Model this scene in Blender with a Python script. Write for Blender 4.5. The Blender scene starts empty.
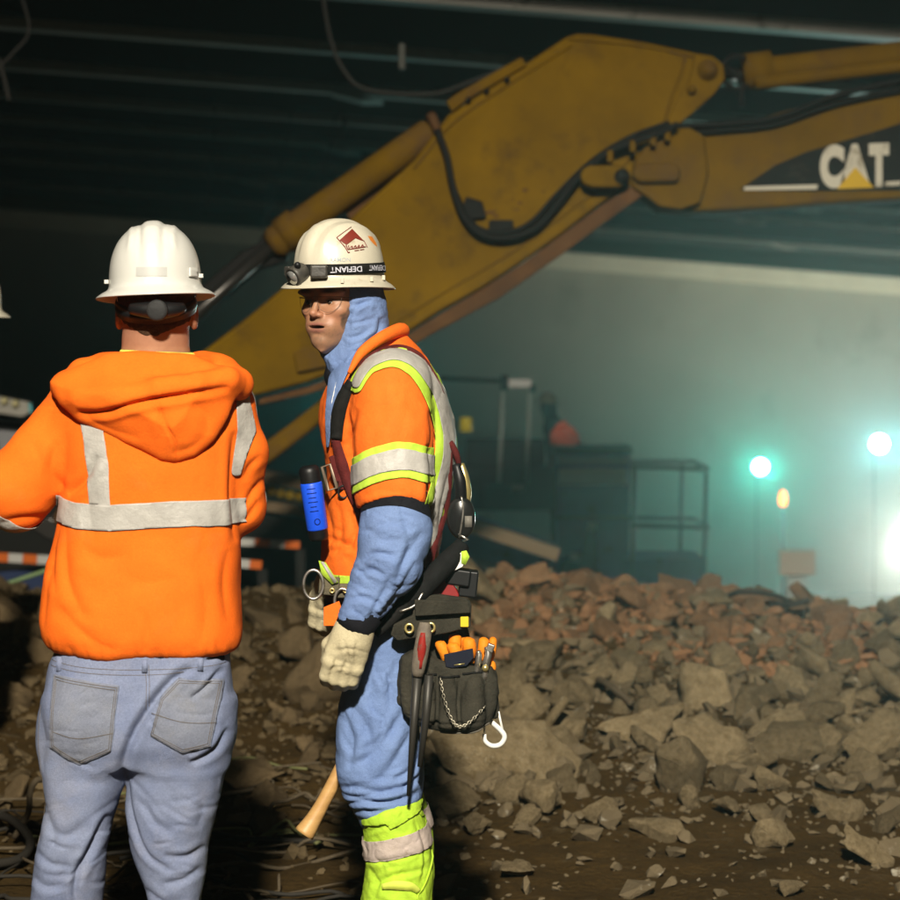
import bpy, bmesh, math, random
import numpy as np
from mathutils import Vector, Matrix
from mathutils.bvhtree import BVHTree

# ------------------------------------------------------------------ camera, world, light, exposure
C = bpy.context.scene
FPX, CAMZ, HZ = 2250.0, 1.6, 334.0          # focal length in photo pixels, camera height, horizon row
cam = bpy.data.cameras.new('camera'); cam_o = bpy.data.objects.new('camera', cam)
C.collection.objects.link(cam_o); C.camera = cam_o
cam.sensor_width = 36; cam.lens = 90; cam.shift_y = -(450 - HZ) / 900
cam_o.location = (0, 0, CAMZ); cam_o.rotation_euler = (math.radians(90), 0, 0)
cam.clip_end = 500; cam.clip_start = .1
cam.dof.use_dof = True; cam.dof.focus_distance = 5.35; cam.dof.aperture_fstop = 4.2

W = bpy.data.worlds.new('World'); C.world = W; W.use_nodes = True
wn = W.node_tree; bg = wn.nodes['Background']
sky = wn.nodes.new('ShaderNodeTexSky'); sky.sky_type = 'NISHITA'; sky.sun_disc = False
sky.sun_elevation = math.radians(2); sky.sun_rotation = math.radians(180)
wn.links.new(sky.outputs[0], bg.inputs[0]); bg.inputs[1].default_value = 0.0003

def lamp(name, kind, loc, power, col, target=None, size=.3, angle=None, blend=.5, parent=None):
    l = bpy.data.lights.new(name, kind); l.energy = power; l.color = col
    if kind == 'SPOT':
        l.spot_size = math.radians(angle); l.spot_blend = blend
    l.shadow_soft_size = size
    o = bpy.data.objects.new(name, l); C.collection.objects.link(o); o.location = loc
    if target is not None:
        o.rotation_euler = (Vector(target) - Vector(loc)).to_track_quat('-Z', 'Y').to_euler()
    return o
# the site light mast that stands behind the photographer
lamp('mast_floodlight', 'SPOT', (-.05, -7.0, 8.8), 19000, (1, .915, .77), (-.1, 6.0, .5), .36, 54, 1.0)

vs = C.view_settings; vs.view_transform = 'Standard'; vs.look = 'None'; vs.exposure = 0; vs.gamma = 1
vs.use_curve_mapping = False
C.render.engine = 'CYCLES'
cy = C.cycles
cy.use_denoising = True; cy.max_bounces = 5; cy.diffuse_bounces = 3; cy.glossy_bounces = 3
cy.volume_bounces = 0; cy.transmission_bounces = 4; cy.caustics_reflective = False; cy.caustics_refractive = False
cy.sample_clamp_indirect = 4

HAZE_D, TEAL1, TEAL2, TEAL3, BIGP = .0045, 500, 560, 80, 4200
rng = np.random.default_rng(7); random.seed(7)

# ------------------------------------------------------------------ small helpers
def at(px, py, D):
    s = FPX / D
    return Vector(((px - 450) / s, D, CAMZ - (py - HZ) / s))

class Frame:
    """pixel units of the photograph at one distance -> metres (u right, v down, w away)"""
    def __init__(s, D): s.D = D; s.s = FPX / D
    def __call__(s, P):
        P = np.asarray(P, float); return np.stack([(P[:, 0]-450)/s.s, s.D + P[:, 2]/s.s, CAMZ - (P[:, 1]-HZ)/s.s], 1)

class Metric:
    s = 1.0
    def __call__(s, P): return np.asarray(P, float)
MET = Metric()

ROOT = {}
def empty(name, loc, label=None, cat=None, group=None):
    o = bpy.data.objects.new(name, None); C.collection.objects.link(o); o.location = loc
    o.empty_display_size = .1
    ROOT[o.name] = Vector(loc)
    if label: tag(o, label, cat, group)
    return o
def tag(o, label=None, cat=None, group=None, kind=None):
    if label: o['label'] = label
    if cat: o['category'] = cat
    if group: o['group'] = group
    if kind: o['kind'] = kind
    return o
def origin_of(o):
    v = Vector((0, 0, 0))
    while o is not None: v = v + o.location; o = o.parent
    return v
def mk(name, V, F, mat, parent=None, fr=MET, smooth=True, bevel=0, solid=0, origin=None, subsurf=0):
    P = fr(V)
    if origin is None and parent is None: origin = P.mean(0)
    if parent is not None:
        off = np.array(origin_of(parent)); loc = (0, 0, 0)
    else:
        off = np.array(origin); loc = tuple(off)
    me = bpy.data.meshes.new(name)
    Fl = F.tolist() if isinstance(F, np.ndarray) else F
    me.from_pydata((P - off).tolist(), [], Fl); me.update()
    me.polygons.foreach_set('use_smooth', [smooth] * len(me.polygons))
    if mat is not None: me.materials.append(mat)
    o = bpy.data.objects.new(name, me); C.collection.objects.link(o)
    if parent is not None: o.parent = parent
    o.location = loc
    if solid:
        m = o.modifiers.new('s', 'SOLIDIFY'); m.thickness = solid; m.offset = 1
    if bevel:
        m = o.modifiers.new('b', 'BEVEL'); m.width = bevel; m.segments = 3; m.limit_method = 'ANGLE'; m.angle_limit = .6
        for p in me.polygons: p.use_smooth = True
        m.harden_normals = True
    if subsurf:
        m = o.modifiers.new('u', 'SUBSURF'); m.levels = m.render_levels = subsurf
    return o
def cat(*parts):
    V, F, n = [], [], 0
    for v, f in parts:
        v = np.asarray(v, float); V.append(v); F += [[i + n for i in q] for q in f]; n += len(v)
    return np.concatenate(V), F
def box(c, h, R=None):
    v = np.array([(x, y, z) for x in (-1, 1) for y in (-1, 1) for z in (-1, 1)], float) * np.array(h)
    if R is not None: v = v @ np.array(R).T
    return v + np.array(c), [[0, 1, 3, 2], [4, 6, 7, 5], [0, 4, 5, 1], [2, 3, 7, 6], [0, 2, 6, 4], [1, 5, 7, 3]]
def rotm(axis, deg): return np.array(Matrix.Rotation(math.radians(deg), 3, axis))
def smoothpath(pts, n=40):
    """Catmull-Rom through the points"""
    p = np.array(pts, float); p = np.concatenate([[2*p[0]-p[1]], p, [2*p[-1]-p[-2]]])
    out = []
    k = len(p) - 3; m = max(2, n // k)
    for i in range(k):
        a, b, c, d = p[i:i+4]
        for t in np.linspace(0, 1, m, endpoint=(i == k-1)):
            out.append(.5*((2*b)+(c-a)*t+(2*a-5*b+4*c-d)*t*t+(3*b-a-3*c+d)*t**3))
    return np.array(out)
def tube(path, r, seg=10, closed=False, flat=None):
    p = np.array(path, float); n = len(p)
    r = np.interp(np.linspace(0, 1, n), np.linspace(0, 1, len(r)), r) if np.ndim(r) else np.full(n, float(r))
    T = np.gradient(p, axis=0)
    if closed: T = np.roll(p, -1, 0) - np.roll(p, 1, 0)
    T /= np.linalg.norm(T, axis=1)[:, None] + 1e-9
    a = np.array([0, 0, 1.]) if abs(T[0][2]) < .9 else np.array([1., 0, 0])
    N = a - T[0]*np.dot(a, T[0]); N /= np.linalg.norm(N)
    V = []
    for i in range(n):
        N = N - T[i]*np.dot(N, T[i]); N /= np.linalg.norm(N)+1e-9; B = np.cross(T[i], N)
        for k in range(seg):
            t = 2*math.pi*k/seg; V.append(p[i] + r[i]*(math.cos(t)*N + math.sin(t)*B))
    F = []
    for i in range(n if closed else n-1):
        j = (i+1) % n
        for k in range(seg):
            F.append([i*seg+k, i*seg+(k+1) % seg, j*seg+(k+1) % seg, j*seg+k])
    if not closed: F += [list(range(seg))[::-1], [(n-1)*seg+k for k in range(seg)]]
    return np.array(V), F
def prism(poly, w0, w1, axes=(0, 1, 2)):
    """polygon (a,b) extruded along the third axis"""
    n = len(poly); V = np.zeros((2*n, 3)); p = np.array(poly, float)
    V[:n, axes[0]] = p[:, 0]; V[:n, axes[1]] = p[:, 1]; V[:n, axes[2]] = w0
    V[n:, axes[0]] = p[:, 0]; V[n:, axes[1]] = p[:, 1]; V[n:, axes[2]] = w1
    F = [list(range(n)), list(range(2*n-1, n-1, -1))] + [[i, i+n, (i+1) % n+n, (i+1) % n] for i in range(n)]
    a = 0
    for i in range(n): a += p[i][0]*p[(i+1) % n][1]-p[(i+1) % n][0]*p[i][1]
    # keep outward facing whichever way the outline runs
    sgn = a * (1 if axes in ((0, 1, 2), (1, 2, 0), (2, 0, 1)) else -1) * (1 if w1 > w0 else -1)
    if sgn > 0: F = [f[::-1] for f in F]
    return V, F
def lathe(prof, c=(0, 0, 0), seg=24, axis='Z'):
    V, F = [], []
    for r, z in prof:
        for k in range(seg):
            t = 2*math.pi*k/seg; V.append((r*math.cos(t), r*math.sin(t), z))
    for i in range(len(prof)-1):
        for k in range(seg): F.append([i*seg+k, i*seg+(k+1) % seg, (i+1)*seg+(k+1) % seg, (i+1)*seg+k])
    F += [list(range(seg))[::-1], [(len(prof)-1)*seg+k for k in range(seg)]]
    V = np.array(V)
    if axis == 'X': V = V[:, [2, 0, 1]]
    if axis == 'Y': V = V[:, [1, 2, 0]]
    return V + np.array(c), F

# ------------------------------------------------------------------ materials
MATS = {}
def mat(name, col, rough=.7, col2=None, nscale=8, bump=0, bscale=60, metal=0, spec=None, emit=None, estr=0, dirt=None, dscale=3, dlev=.55,
        dwid=.12, transmission=0, sheen=0, weave=0, stretch=None, rnd=0, coat=0, fine=None, bdist=.01):
    if name in MATS: return MATS[name]
    m = bpy.data.materials.new(name); m.use_nodes = True; nt = m.node_tree; N = nt.nodes; L = nt.links
    b = N['Principled BSDF']; b.inputs['Base Color'].default_value = (*col, 1); b.inputs['Roughness'].default_value = rough
    b.inputs['Metallic'].default_value = metal; b.inputs['Specular IOR Level'].default_value = spec if spec is not None else (.5 if rough < .5 or metal else .12)
    if transmission: b.inputs['Transmission Weight'].default_value = transmission
    if sheen: b.inputs['Sheen Weight'].default_value = sheen
    if coat: b.inputs['Coat Weight'].default_value = coat
    if emit: b.inputs['Emission Color'].default_value = (*emit, 1); b.inputs['Emission Strength'].default_value = estr
    tc = N.new('ShaderNodeTexCoord'); vec = tc.outputs['Object']
    if stretch:
        mp = N.new('ShaderNodeMapping'); mp.inputs['Scale'].default_value = stretch; L.new(vec, mp.inputs[0]); vec = mp.outputs[0]
    def noise(scale, detail=6, rg=.6):
        n = N.new('ShaderNodeTexNoise'); n.inputs['Scale'].default_value = scale; n.inputs['Detail'].default_value = detail
        n.inputs['Roughness'].default_value = rg; L.new(vec, n.inputs['Vector']); return n.outputs['Fac']
    def ramp(f, a, c):
        r = N.new('ShaderNodeMapRange'); r.inputs[1].default_value = a; r.inputs[2].default_value = c; L.new(f, r.inputs[0]); return r.outputs[0]
    def mix(f, A, B):
        x = N.new('ShaderNodeMix'); x.data_type = 'RGBA'
        L.new(f, x.inputs[0])
        for s, v in ((x.inputs[6], A), (x.inputs[7], B)):
            if isinstance(v, tuple): s.default_value = (*v, 1)
            else: L.new(v, s)
        return x.outputs[2]
    cur = col
    if col2: cur = mix(ramp(noise(nscale), .3, .7), col, col2)
    if dirt: cur = mix(ramp(noise(dscale, 10, .72), dlev, dlev+dwid), cur, dirt)
    if fine:
        hs = N.new('ShaderNodeHueSaturation'); r = N.new('ShaderNodeMapRange'); r.inputs[1].default_value = .3; r.inputs[2].default_value = .7
        r.inputs[3].default_value = 1-fine[1]; r.inputs[4].default_value = 1+fine[1]; L.new(noise(fine[0], 3, .7), r.inputs[0]); L.new(r.outputs[0], hs.inputs['Value'])
        if isinstance(cur, tuple): hs.inputs['Color'].default_value = (*cur, 1)
        else: L.new(cur, hs.inputs['Color'])
        cur = hs.outputs[0]
    if rnd:
        oi = N.new('ShaderNodeObjectInfo'); hs = N.new('ShaderNodeHueSaturation')
        r = N.new('ShaderNodeMapRange'); r.inputs[3].default_value = 1-rnd; r.inputs[4].default_value = 1+rnd
        L.new(oi.outputs['Random'], r.inputs[0]); L.new(r.outputs[0], hs.inputs['Value'])
        if isinstance(cur, tuple): hs.inputs['Color'].default_value = (*cur, 1)
        else: L.new(cur, hs.inputs['Color'])
        cur = hs.outputs[0]
    if not isinstance(cur, tuple): L.new(cur, b.inputs['Base Color'])
    if bump:
        bp = N.new('ShaderNodeBump'); bp.inputs['Strength'].default_value = bump; bp.inputs['Distance'].default_value = bdist
        h = noise(bscale, 8, .65)
        if weave:
            w = N.new('ShaderNodeTexWave'); w.inputs['Scale'].default_value = weave; w.bands_direction = 'DIAGONAL'
            w.inputs['Distortion'].default_value = 2; L.new(vec, w.inputs['Vector'])
            ad = N.new('ShaderNodeMath'); ad.operation = 'MULTIPLY_ADD'; ad.inputs[1].default_value = .25
            L.new(w.outputs['Fac'], ad.inputs[0]); L.new(h, ad.inputs[2]); h = ad.outputs[0]
        L.new(h, bp.inputs['Height']); L.new(bp.outputs[0], b.inputs['Normal'])
    MATS[name] = m; return m

M_orange = mat('orange_fleece', (.86, .155, .012), .85, (.80, .135, .010), 14, .16, 190, fine=(220, .07), dirt=(.62, .15, .03), dscale=5, dlev=.60, dwid=.3)
M_vest = mat('orange_vest', (.88, .165, .018), .75, (.80, .14, .014), 20, .22, 120, fine=(260, .07), dirt=(.50, .13, .03), dscale=9, dlev=.62, dwid=.25)
M_silver = mat('reflective_tape', (.43, .415, .38), .5, (.34, .325, .30), 30, .35, 40, spec=.6, dirt=(.28, .26, .22), dscale=14, dlev=.60, dwid=.2)
M_lime = mat('lime_trim', (.50, .72, .07), .7, (.40, .60, .05), 30, .2, 80)
M_gaiter = mat('lime_gaiter', (.47, .70, .05), .75, (.36, .58, .04), 16, .35, 60, dirt=(.22, .22, .06), dscale=16, dlev=.62, dwid=.15)
M_denim = mat('faded_denim', (.18, .222, .37), .85, (.26, .30, .43), 6, .5, 300, weave=420, dirt=(.29, .30, .375), dscale=5, dlev=.50, dwid=.3, fine=(230, .14))
M_pocket = mat('worn_pocket_denim', (.19, .215, .30), .85, (.25, .27, .33), 9, .5, 300, weave=420, fine=(230, .14), dirt=(.20, .19, .18), dscale=9, dlev=.56, dwid=.3)
M_stitch = mat('tan_stitching', (.17, .14, .10), .8, (.10, .09, .09), 220)
M_blue = mat('blue_coverall', (.135, .205, .40), .75, (.165, .245, .45), 12, .35, 120, fine=(300, .10), dirt=(.11, .155, .28), dscale=8, dlev=.6, dwid=.25)
M_white = mat('white_helmet', (.60, .595, .555), .34, (.55, .545, .50), 6, .03, 60, coat=.3)
M_white2 = mat('used_white_helmet', (.56, .52, .41), .36, (.50, .46, .355), 7, .05, 60, dirt=(.34, .27, .17), dscale=14, dlev=.60, dwid=.12)
M_skin = mat('skin', (.37, .19, .115), .5, (.31, .15, .09), 25, .12, 200)
M_black = mat('black_plastic', (.006, .006, .0065), .45, spec=.35)
M_web = mat('black_webbing', (.007, .007, .0065), .8, (.014, .013, .012), 60, .3, 300)
M_maroon = mat('maroon_webbing', (.12, .018, .016), .75, (.07, .012, .012), 60, .4, 250)
M_pouch = mat('worn_canvas', (.026, .024, .018), .85, (.045, .041, .030), 18, .5, 120, dirt=(.085, .075, .05), dscale=14, dlev=.6, dwid=.2)
M_steel = mat('steel', (.5, .48, .44), .35, metal=.9, dirt=(.25, .22, .17), dscale=40, dlev=.5)
M_brass = mat('brass', (.75, .62, .25), .35, metal=.8)
M_whitepaint = mat('white_paint', (.75, .74, .70), .5)
M_glove = mat('leather_glove', (.56, .50, .33), .7, (.47, .41, .26), 18, .3, 160, fine=(200, .08), dirt=(.36, .30, .18), dscale=14, dlev=.62, dwid=.2)
M_yglove = mat('orange_rubber', (.80, .26, .015), .55, (.72, .20, .01), 30, .2, 90)
M_bluecan = mat('blue_label', (.01, .08, .70), .4)
M_red = mat('red_grip', (.26, .02, .015), .5, dirt=(.09, .07, .05), dscale=40, dlev=.5)
M_wood = mat('ash_wood', (.55, .33, .12), .45, (.42, .23, .08), 6, .1, 60, stretch=(1, 1, 8))
M_yellowshirt = mat('lime_shirt', (.72, .80, .12), .8)
M_hairb = mat('brown_hair', (.05, .028, .015), .8, (.10, .055, .03), 80, .9, 240)
M_dark = mat('dark_cloth', (.006, .006, .009), .85, (.011, .011, .014), 20, .3, 60)
M_cat = mat('machine_yellow', (.20, .110, .0003), .82, (.125, .068, .0006), 2.5, .12, 30, dirt=(.06, .032, .008), dscale=3.2, dlev=.54, dwid=.2)
M_cat2 = mat('dirty_machine_yellow', (.17, .092, .0008), .85, (.115, .062, .0015), 3, .2, 30, dirt=(.10, .055, .02), dscale=2.6, dlev=.48, dwid=.2)
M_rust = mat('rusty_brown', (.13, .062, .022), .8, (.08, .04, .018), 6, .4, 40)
M_hose = mat('rubber_hose', (.012, .011, .010), .7)
M_chrome = mat('oily_rod', (.06, .055, .05), .3, metal=.7)
M_decal = mat('dark_decal', (.010, .009, .008), .7, dirt=(.075, .05, .03), dscale=6, dlev=.56, dwid=.2)
M_letter = mat('worn_white_letters', (.60, .56, .45), .6, dirt=(.22, .17, .10), dscale=8, dlev=.53, dwid=.15)

# ------------------------------------------------------------------ implicit surfaces (all in pixel units u, v, w)
def smin(a, b, k):
    h = np.clip(.5 + .5*(b-a)/k, 0, 1); return b*(1-h)+a*h - k*h*(1-h)
def smax(a, b, k): return -smin(-a, -b, k)
def cone(p, a, b, ra, rb):
    U, V, W_ = p; d = [b[i]-a[i] for i in range(3)]; L2 = sum(x*x for x in d)+1e-9
    h = np.clip(((U-a[0])*d[0]+(V-a[1])*d[1]+(W_-a[2])*d[2])/L2, 0, 1)
    return np.sqrt((U-a[0]-h*d[0])**2+(V-a[1]-h*d[1])**2+(W_-a[2]-h*d[2])**2) - (ra+(rb-ra)*h)
def ell(p, c, r):
    U, V, W_ = p
    k0 = np.sqrt(((U-c[0])/r[0])**2+((V-c[1])/r[1])**2+((W_-c[2])/r[2])**2)
    k1 = np.sqrt(((U-c[0])/r[0]**2)**2+((V-c[1])/r[1]**2)**2+((W_-c[2])/r[2]**2)**2)+1e-6
    return k0*(k0-1)/k1
def chain(p, pts, k=6):
    f = None
    for a, b in zip(pts[:-1], pts[1:]):
        c = cone(p, a[:3], b[:3], a[3], b[3]); f = c if f is None else smin(f, c, k)
    return f
def table(rows, sig=5):
    r = np.array(rows, float); v = np.arange(r[0, 0]-30, r[-1, 0]+31, 1.0)
    k = np.exp(-.5*(np.arange(-15, 16)/sig)**2); k /= k.sum()
    out = [v]
    for j in range(1, r.shape[1]):
        y = np.interp(v, r[:, 0], r[:, j]); y = np.convolve(np.pad(y, 15, mode='edge'), k, mode='valid'); out.append(y)
    return out, r[0, 0], r[-1, 0]
def loft(p, T, n=2.3, capk=6):
    """rows: v, left, right, centre w, half depth"""
    U, V, W_ = p; (tv, L, R, w0, d), v0, v1 = T
    i = lambda y: np.interp(V, tv, y)
    Lv, Rv, wv, dv = i(L), i(R), i(w0), i(d)
    a = np.maximum((Rv-Lv)/2, 1); c = (Rv+Lv)/2
    e = ((np.abs(U-c)/a)**n + (np.abs(W_-wv)/dv)**n)**(1/n)
    return smax((e-1)*np.minimum(a, dv), np.maximum(v0-V, V-v1), capk)
def polyd(U, V, pts):
    """signed 2D distance to a polygon, negative inside"""
    p = np.array(pts, float); d = None; s = None
    for i in range(len(p)):
        a, b = p[i], p[i-1]; e = b-a; wx, wy = U-a[0], V-a[1]
        h = np.clip((wx*e[0]+wy*e[1])/(e@e), 0, 1); dd = (wx-h*e[0])**2+(wy-h*e[1])**2
        d = dd if d is None else np.minimum(d, dd)
        c1 = V >= a[1]; c2 = V < b[1]; c3 = e[0]*wy > e[1]*wx
        flip = (c1 & c2 & c3) | (~c1 & ~c2 & ~c3)
        s = flip if s is None else s ^ flip
    return np.where(s, -1, 1)*np.sqrt(d)
def lined(U, V, pts):
    """distance to a polyline and the parameter 0..1 along it"""
    p = np.array(pts, float); seg = np.linalg.norm(np.diff(p, axis=0), axis=1); cum = np.concatenate([[0], np.cumsum(seg)])
    best = np.full(np.shape(U), 1e9); t = np.zeros(np.shape(U)); side = np.zeros(np.shape(U))
    for i in range(len(p)-1):
        a, e = p[i], p[i+1]-p[i]; wx, wy = U-a[0], V-a[1]
        h = np.clip((wx*e[0]+wy*e[1])/(e@e+1e-9), 0, 1); d = np.hypot(wx-h*e[0], wy-h*e[1])
        m = d < best; best = np.where(m, d, best); t = np.where(m, (cum[i]+h*seg[i])/cum[-1], t)
        side = np.where(m, np.sign(e[0]*wy-e[1]*wx), side)
    return best, t, side
_lat = rng.random((40, 40, 40))
def vnoise(P, scale, seed=0):
    q = P/scale + seed*7.31 + 100; i = np.floor(q).astype(int); f = q-i; f = f*f*(3-2*f); i %= 39
    r = 0
    for a in (0, 1):
        for b in (0, 1):
            for c in (0, 1):
                r = r + _lat[i[:, 0]+a, i[:, 1]+b, i[:, 2]+c]*(f[:, 0] if a else 1-f[:, 0])*(f[:, 1] if b else 1-f[:, 1])*(f[:, 2] if c else 1-f[:, 2])
    return r*2-1

class Surf:
    def __init__(s, P, Q, N=None): s.P, s.Q = P, Q; s.N = N; s._bvh = None
    def normals(s):
        P, Q = s.P, s.Q
        n = np.cross(P[Q[:, 2]]-P[Q[:, 0]], P[Q[:, 3]]-P[Q[:, 1]]); N = np.zeros_like(P)
        for k in range(4): np.add.at(N, Q[:, k], n)
        s.N = N/(np.linalg.norm(N, axis=1)[:, None]+1e-9); s._bvh = None; return s
    def push(s, d): s.P = s.P + s.N*np.asarray(d)[:, None]; return s.normals()
    def bumps(s, amp, scale, seed=0, stretch=(1, 1, 1)): return s.push(amp*vnoise(s.P*np.array(stretch), scale, seed))
    def crumple(s, amp, scale, seed=0, stretch=(1, 1, 1)):
        q = s.P*np.array(stretch)+1.6*vnoise(s.P, scale*.8, seed+3)[:, None]*scale*.3; n = np.abs(vnoise(q, scale, seed)); n2 = np.abs(vnoise(q, scale*.47, seed+1))
        return s.push(amp*((n-.25)*1.6+(n2-.25)*.6))
    def creases(s, L, front=True, lip=.45):
        """L: (points, width, depth)"""
        tot = np.zeros(len(s.P))
        m = np.clip((.25 - s.N[:, 2])/.4, 0, 1) if front else np.clip((.25 + s.N[:, 2])/.4, 0, 1)
        for pts, wd, dp in L:
            q = np.array(pts); lo = q.min(0)-6*wd; hi = q.max(0)+6*wd
            k = np.nonzero((s.P[:, 0] > lo[0]) & (s.P[:, 0] < hi[0]) & (s.P[:, 1] > lo[1]) & (s.P[:, 1] < hi[1]))[0]
            if not len(k): continue
            sp = smoothpath(pts, 16) if len(pts) > 2 else np.array(pts, float)
            d, t, sd = lined(s.P[k, 0], s.P[k, 1], sp)
            env = np.sin(np.clip(t*1.0, 0, 1)*math.pi)**.5
            tot[k] += env*(-dp*np.exp(-(d/wd)**1.35) + lip*dp*np.exp(-((d-1.9*wd)/(1.2*wd))**2)*np.where(sd > 0, 1, .45))
        return s.push(tot*m)
    def bvh(s):
        if s._bvh is None: s._bvh = BVHTree.FromPolygons(s.P.tolist(), s.Q.tolist())
        return s._bvh
    def hit(s, u, v, d=1):
        h = s.bvh().ray_cast(Vector((u, v, -400*d)), Vector((0, 0, d)))
        return (np.array(h[0]), np.array(h[1])) if h[0] is not None else (None, None)

def hitn(S, u, v):
    h, n = S.hit(u, v)
    if h is None: h = np.array(S.bvh().find_nearest(Vector((u, v, -80)))[0])
    return h

def surf(f, lo, hi, h, fine=None, newton=2):
    ax = []
    for k in range(3):
        if fine is not None and fine[k] is not None:
            a, b, hf = fine[k]
            x = [np.arange(lo[k], a, h), np.arange(a, b, hf), np.arange(b, hi[k]+h, h)]; ax.append(np.concatenate(x))
        else: ax.append(np.arange(lo[k], hi[k]+h, h, dtype=float))
    x, y, z = ax
    F = np.broadcast_to(f((x[:, None, None], y[None, :, None], z[None, None, :])), (len(x), len(y), len(z)))
    S = F < 0
    c = S[:-1, :-1, :-1].astype(np.int8)
    for o in ((1, 0, 0), (0, 1, 0), (0, 0, 1), (1, 1, 0), (1, 0, 1), (0, 1, 1), (1, 1, 1)):
        c = c + S[o[0]:S.shape[0]-1+o[0], o[1]:S.shape[1]-1+o[1], o[2]:S.shape[2]-1+o[2]]
    I, J, K = np.nonzero((c > 0) & (c < 8))
    n = len(I); vid = np.full(c.shape, -1, int); vid[I, J, K] = np.arange(n)
    acc = np.zeros((n, 3)); cnt = np.zeros(n)
    cor = [(a, b, d) for a in (0, 1) for b in (0, 1) for d in (0, 1)]
    for a in cor:
        for b in cor:
            if sum(b)-sum(a) == 1 and all(q >= p for p, q in zip(a, b)):
                fa = F[I+a[0], J+a[1], K+a[2]]; fb = F[I+b[0], J+b[1], K+b[2]]; m = (fa < 0) != (fb < 0)
                t = np.where(m, fa/(fa-fb+1e-12), 0)
                pa = np.stack([x[I+a[0]], y[J+a[1]], z[K+a[2]]], 1); pb = np.stack([x[I+b[0]], y[J+b[1]], z[K+b[2]]], 1)
                acc += np.where(m[:, None], pa+(pb-pa)*t[:, None], 0); cnt += m
    P = acc/np.maximum(cnt, 1)[:, None]
    Q = []
    for axis in range(3):
        sl0 = [slice(1, -1)]*3; sl1 = [slice(1, -1)]*3; sl0[axis] = slice(0, -1); sl1[axis] = slice(1, None)
        A, B = S[tuple(sl0)], S[tuple(sl1)]; i = list(np.nonzero(A != B)); s0 = A[tuple(i)]
        for k in range(3):
            if k != axis: i[k] = i[k]+1
        o1, o2 = [(1, 2), (2, 0), (0, 1)][axis]
        def cell(d1, d2):
            j = [q.copy() for q in i]; j[o1] = j[o1]-d1; j[o2] = j[o2]-d2; return vid[j[0], j[1], j[2]]
        q = np.stack([cell(1, 1), cell(0, 1), cell(0, 0), cell(1, 0)], 1)
        q[~s0] = q[~s0][:, ::-1]; Q.append(q)
    Q = np.concatenate(Q); Q = Q[(Q >= 0).all(1)]
    for it in range(newton):
        e = .4; ff = lambda q: f((q[:, 0], q[:, 1], q[:, 2])); f0 = ff(P); g = np.zeros_like(P)
        for k in range(3):
            d = np.zeros(3); d[k] = e; g[:, k] = (ff(P+d)-ff(P-d))/(2*e)
        st = -f0[:, None]*g/((g**2).sum(1)[:, None]+1e-3); P = P+np.clip(st, -h*.5, h*.5)
    # a touch of relaxation evens out the cell pattern
    for it in range(2):
        A = np.zeros_like(P); c2 = np.zeros(n)
        for k in range(4):
            np.add.at(A, Q[:, k], P[Q[:, (k+1) % 4]]+P[Q[:, (k+3) % 4]]); np.add.at(c2, Q[:, k], 2)
        P = P*.6+.4*A/np.maximum(c2, 1)[:, None]
    return Surf(P, Q).normals()

def patch(S, fields, off=1.0):
    """the piece of surface S where every field is >= 0, lifted by off along the normal"""
    A = np.concatenate([S.P, S.N] + [np.asarray(f, float)[:, None] for f in fields], 1)
    T = np.concatenate([S.Q[:, [0, 1, 2]], S.Q[:, [0, 2, 3]]])
    keep = np.ones(len(T), bool)
    for f in range(len(fields)): keep &= (A[T, 6+f] > 0).any(1)
    T = T[keep]
    for f in range(len(fields)):
        c = A[:, 6+f]; ins = c[T] >= 0; k = ins.sum(1)
        new = [T[k == 3]]; ex = []; base = len(A); key = {}
        for tri, b in zip(T[(k == 1) | (k == 2)], ins[(k == 1) | (k == 2)]):
            poly = []
            for i in range(3):
                p, q = tri[i], tri[(i+1) % 3]
                if b[i]: poly.append(p)
                if b[i] != b[(i+1) % 3]:
                    kk = (min(p, q), max(p, q))
                    if kk not in key:
                        t = c[p]/(c[p]-c[q]); key[kk] = base+len(ex); ex.append(A[p]+(A[q]-A[p])*t)
                    poly.append(key[kk])
            for i in range(1, len(poly)-1): new.append(np.array([[poly[0], poly[i], poly[i+1]]]))
        if ex: A = np.concatenate([A, np.array(ex)])
        T = np.concatenate(new) if new else T[:0]
        if not len(T): break
    u, inv = np.unique(T, return_inverse=True); A = A[u]; T = inv.reshape(T.shape)
    N = A[:, 3:6]/(np.linalg.norm(A[:, 3:6], axis=1)[:, None]+1e-9)
    return A[:, :3]+N*off, T
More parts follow.
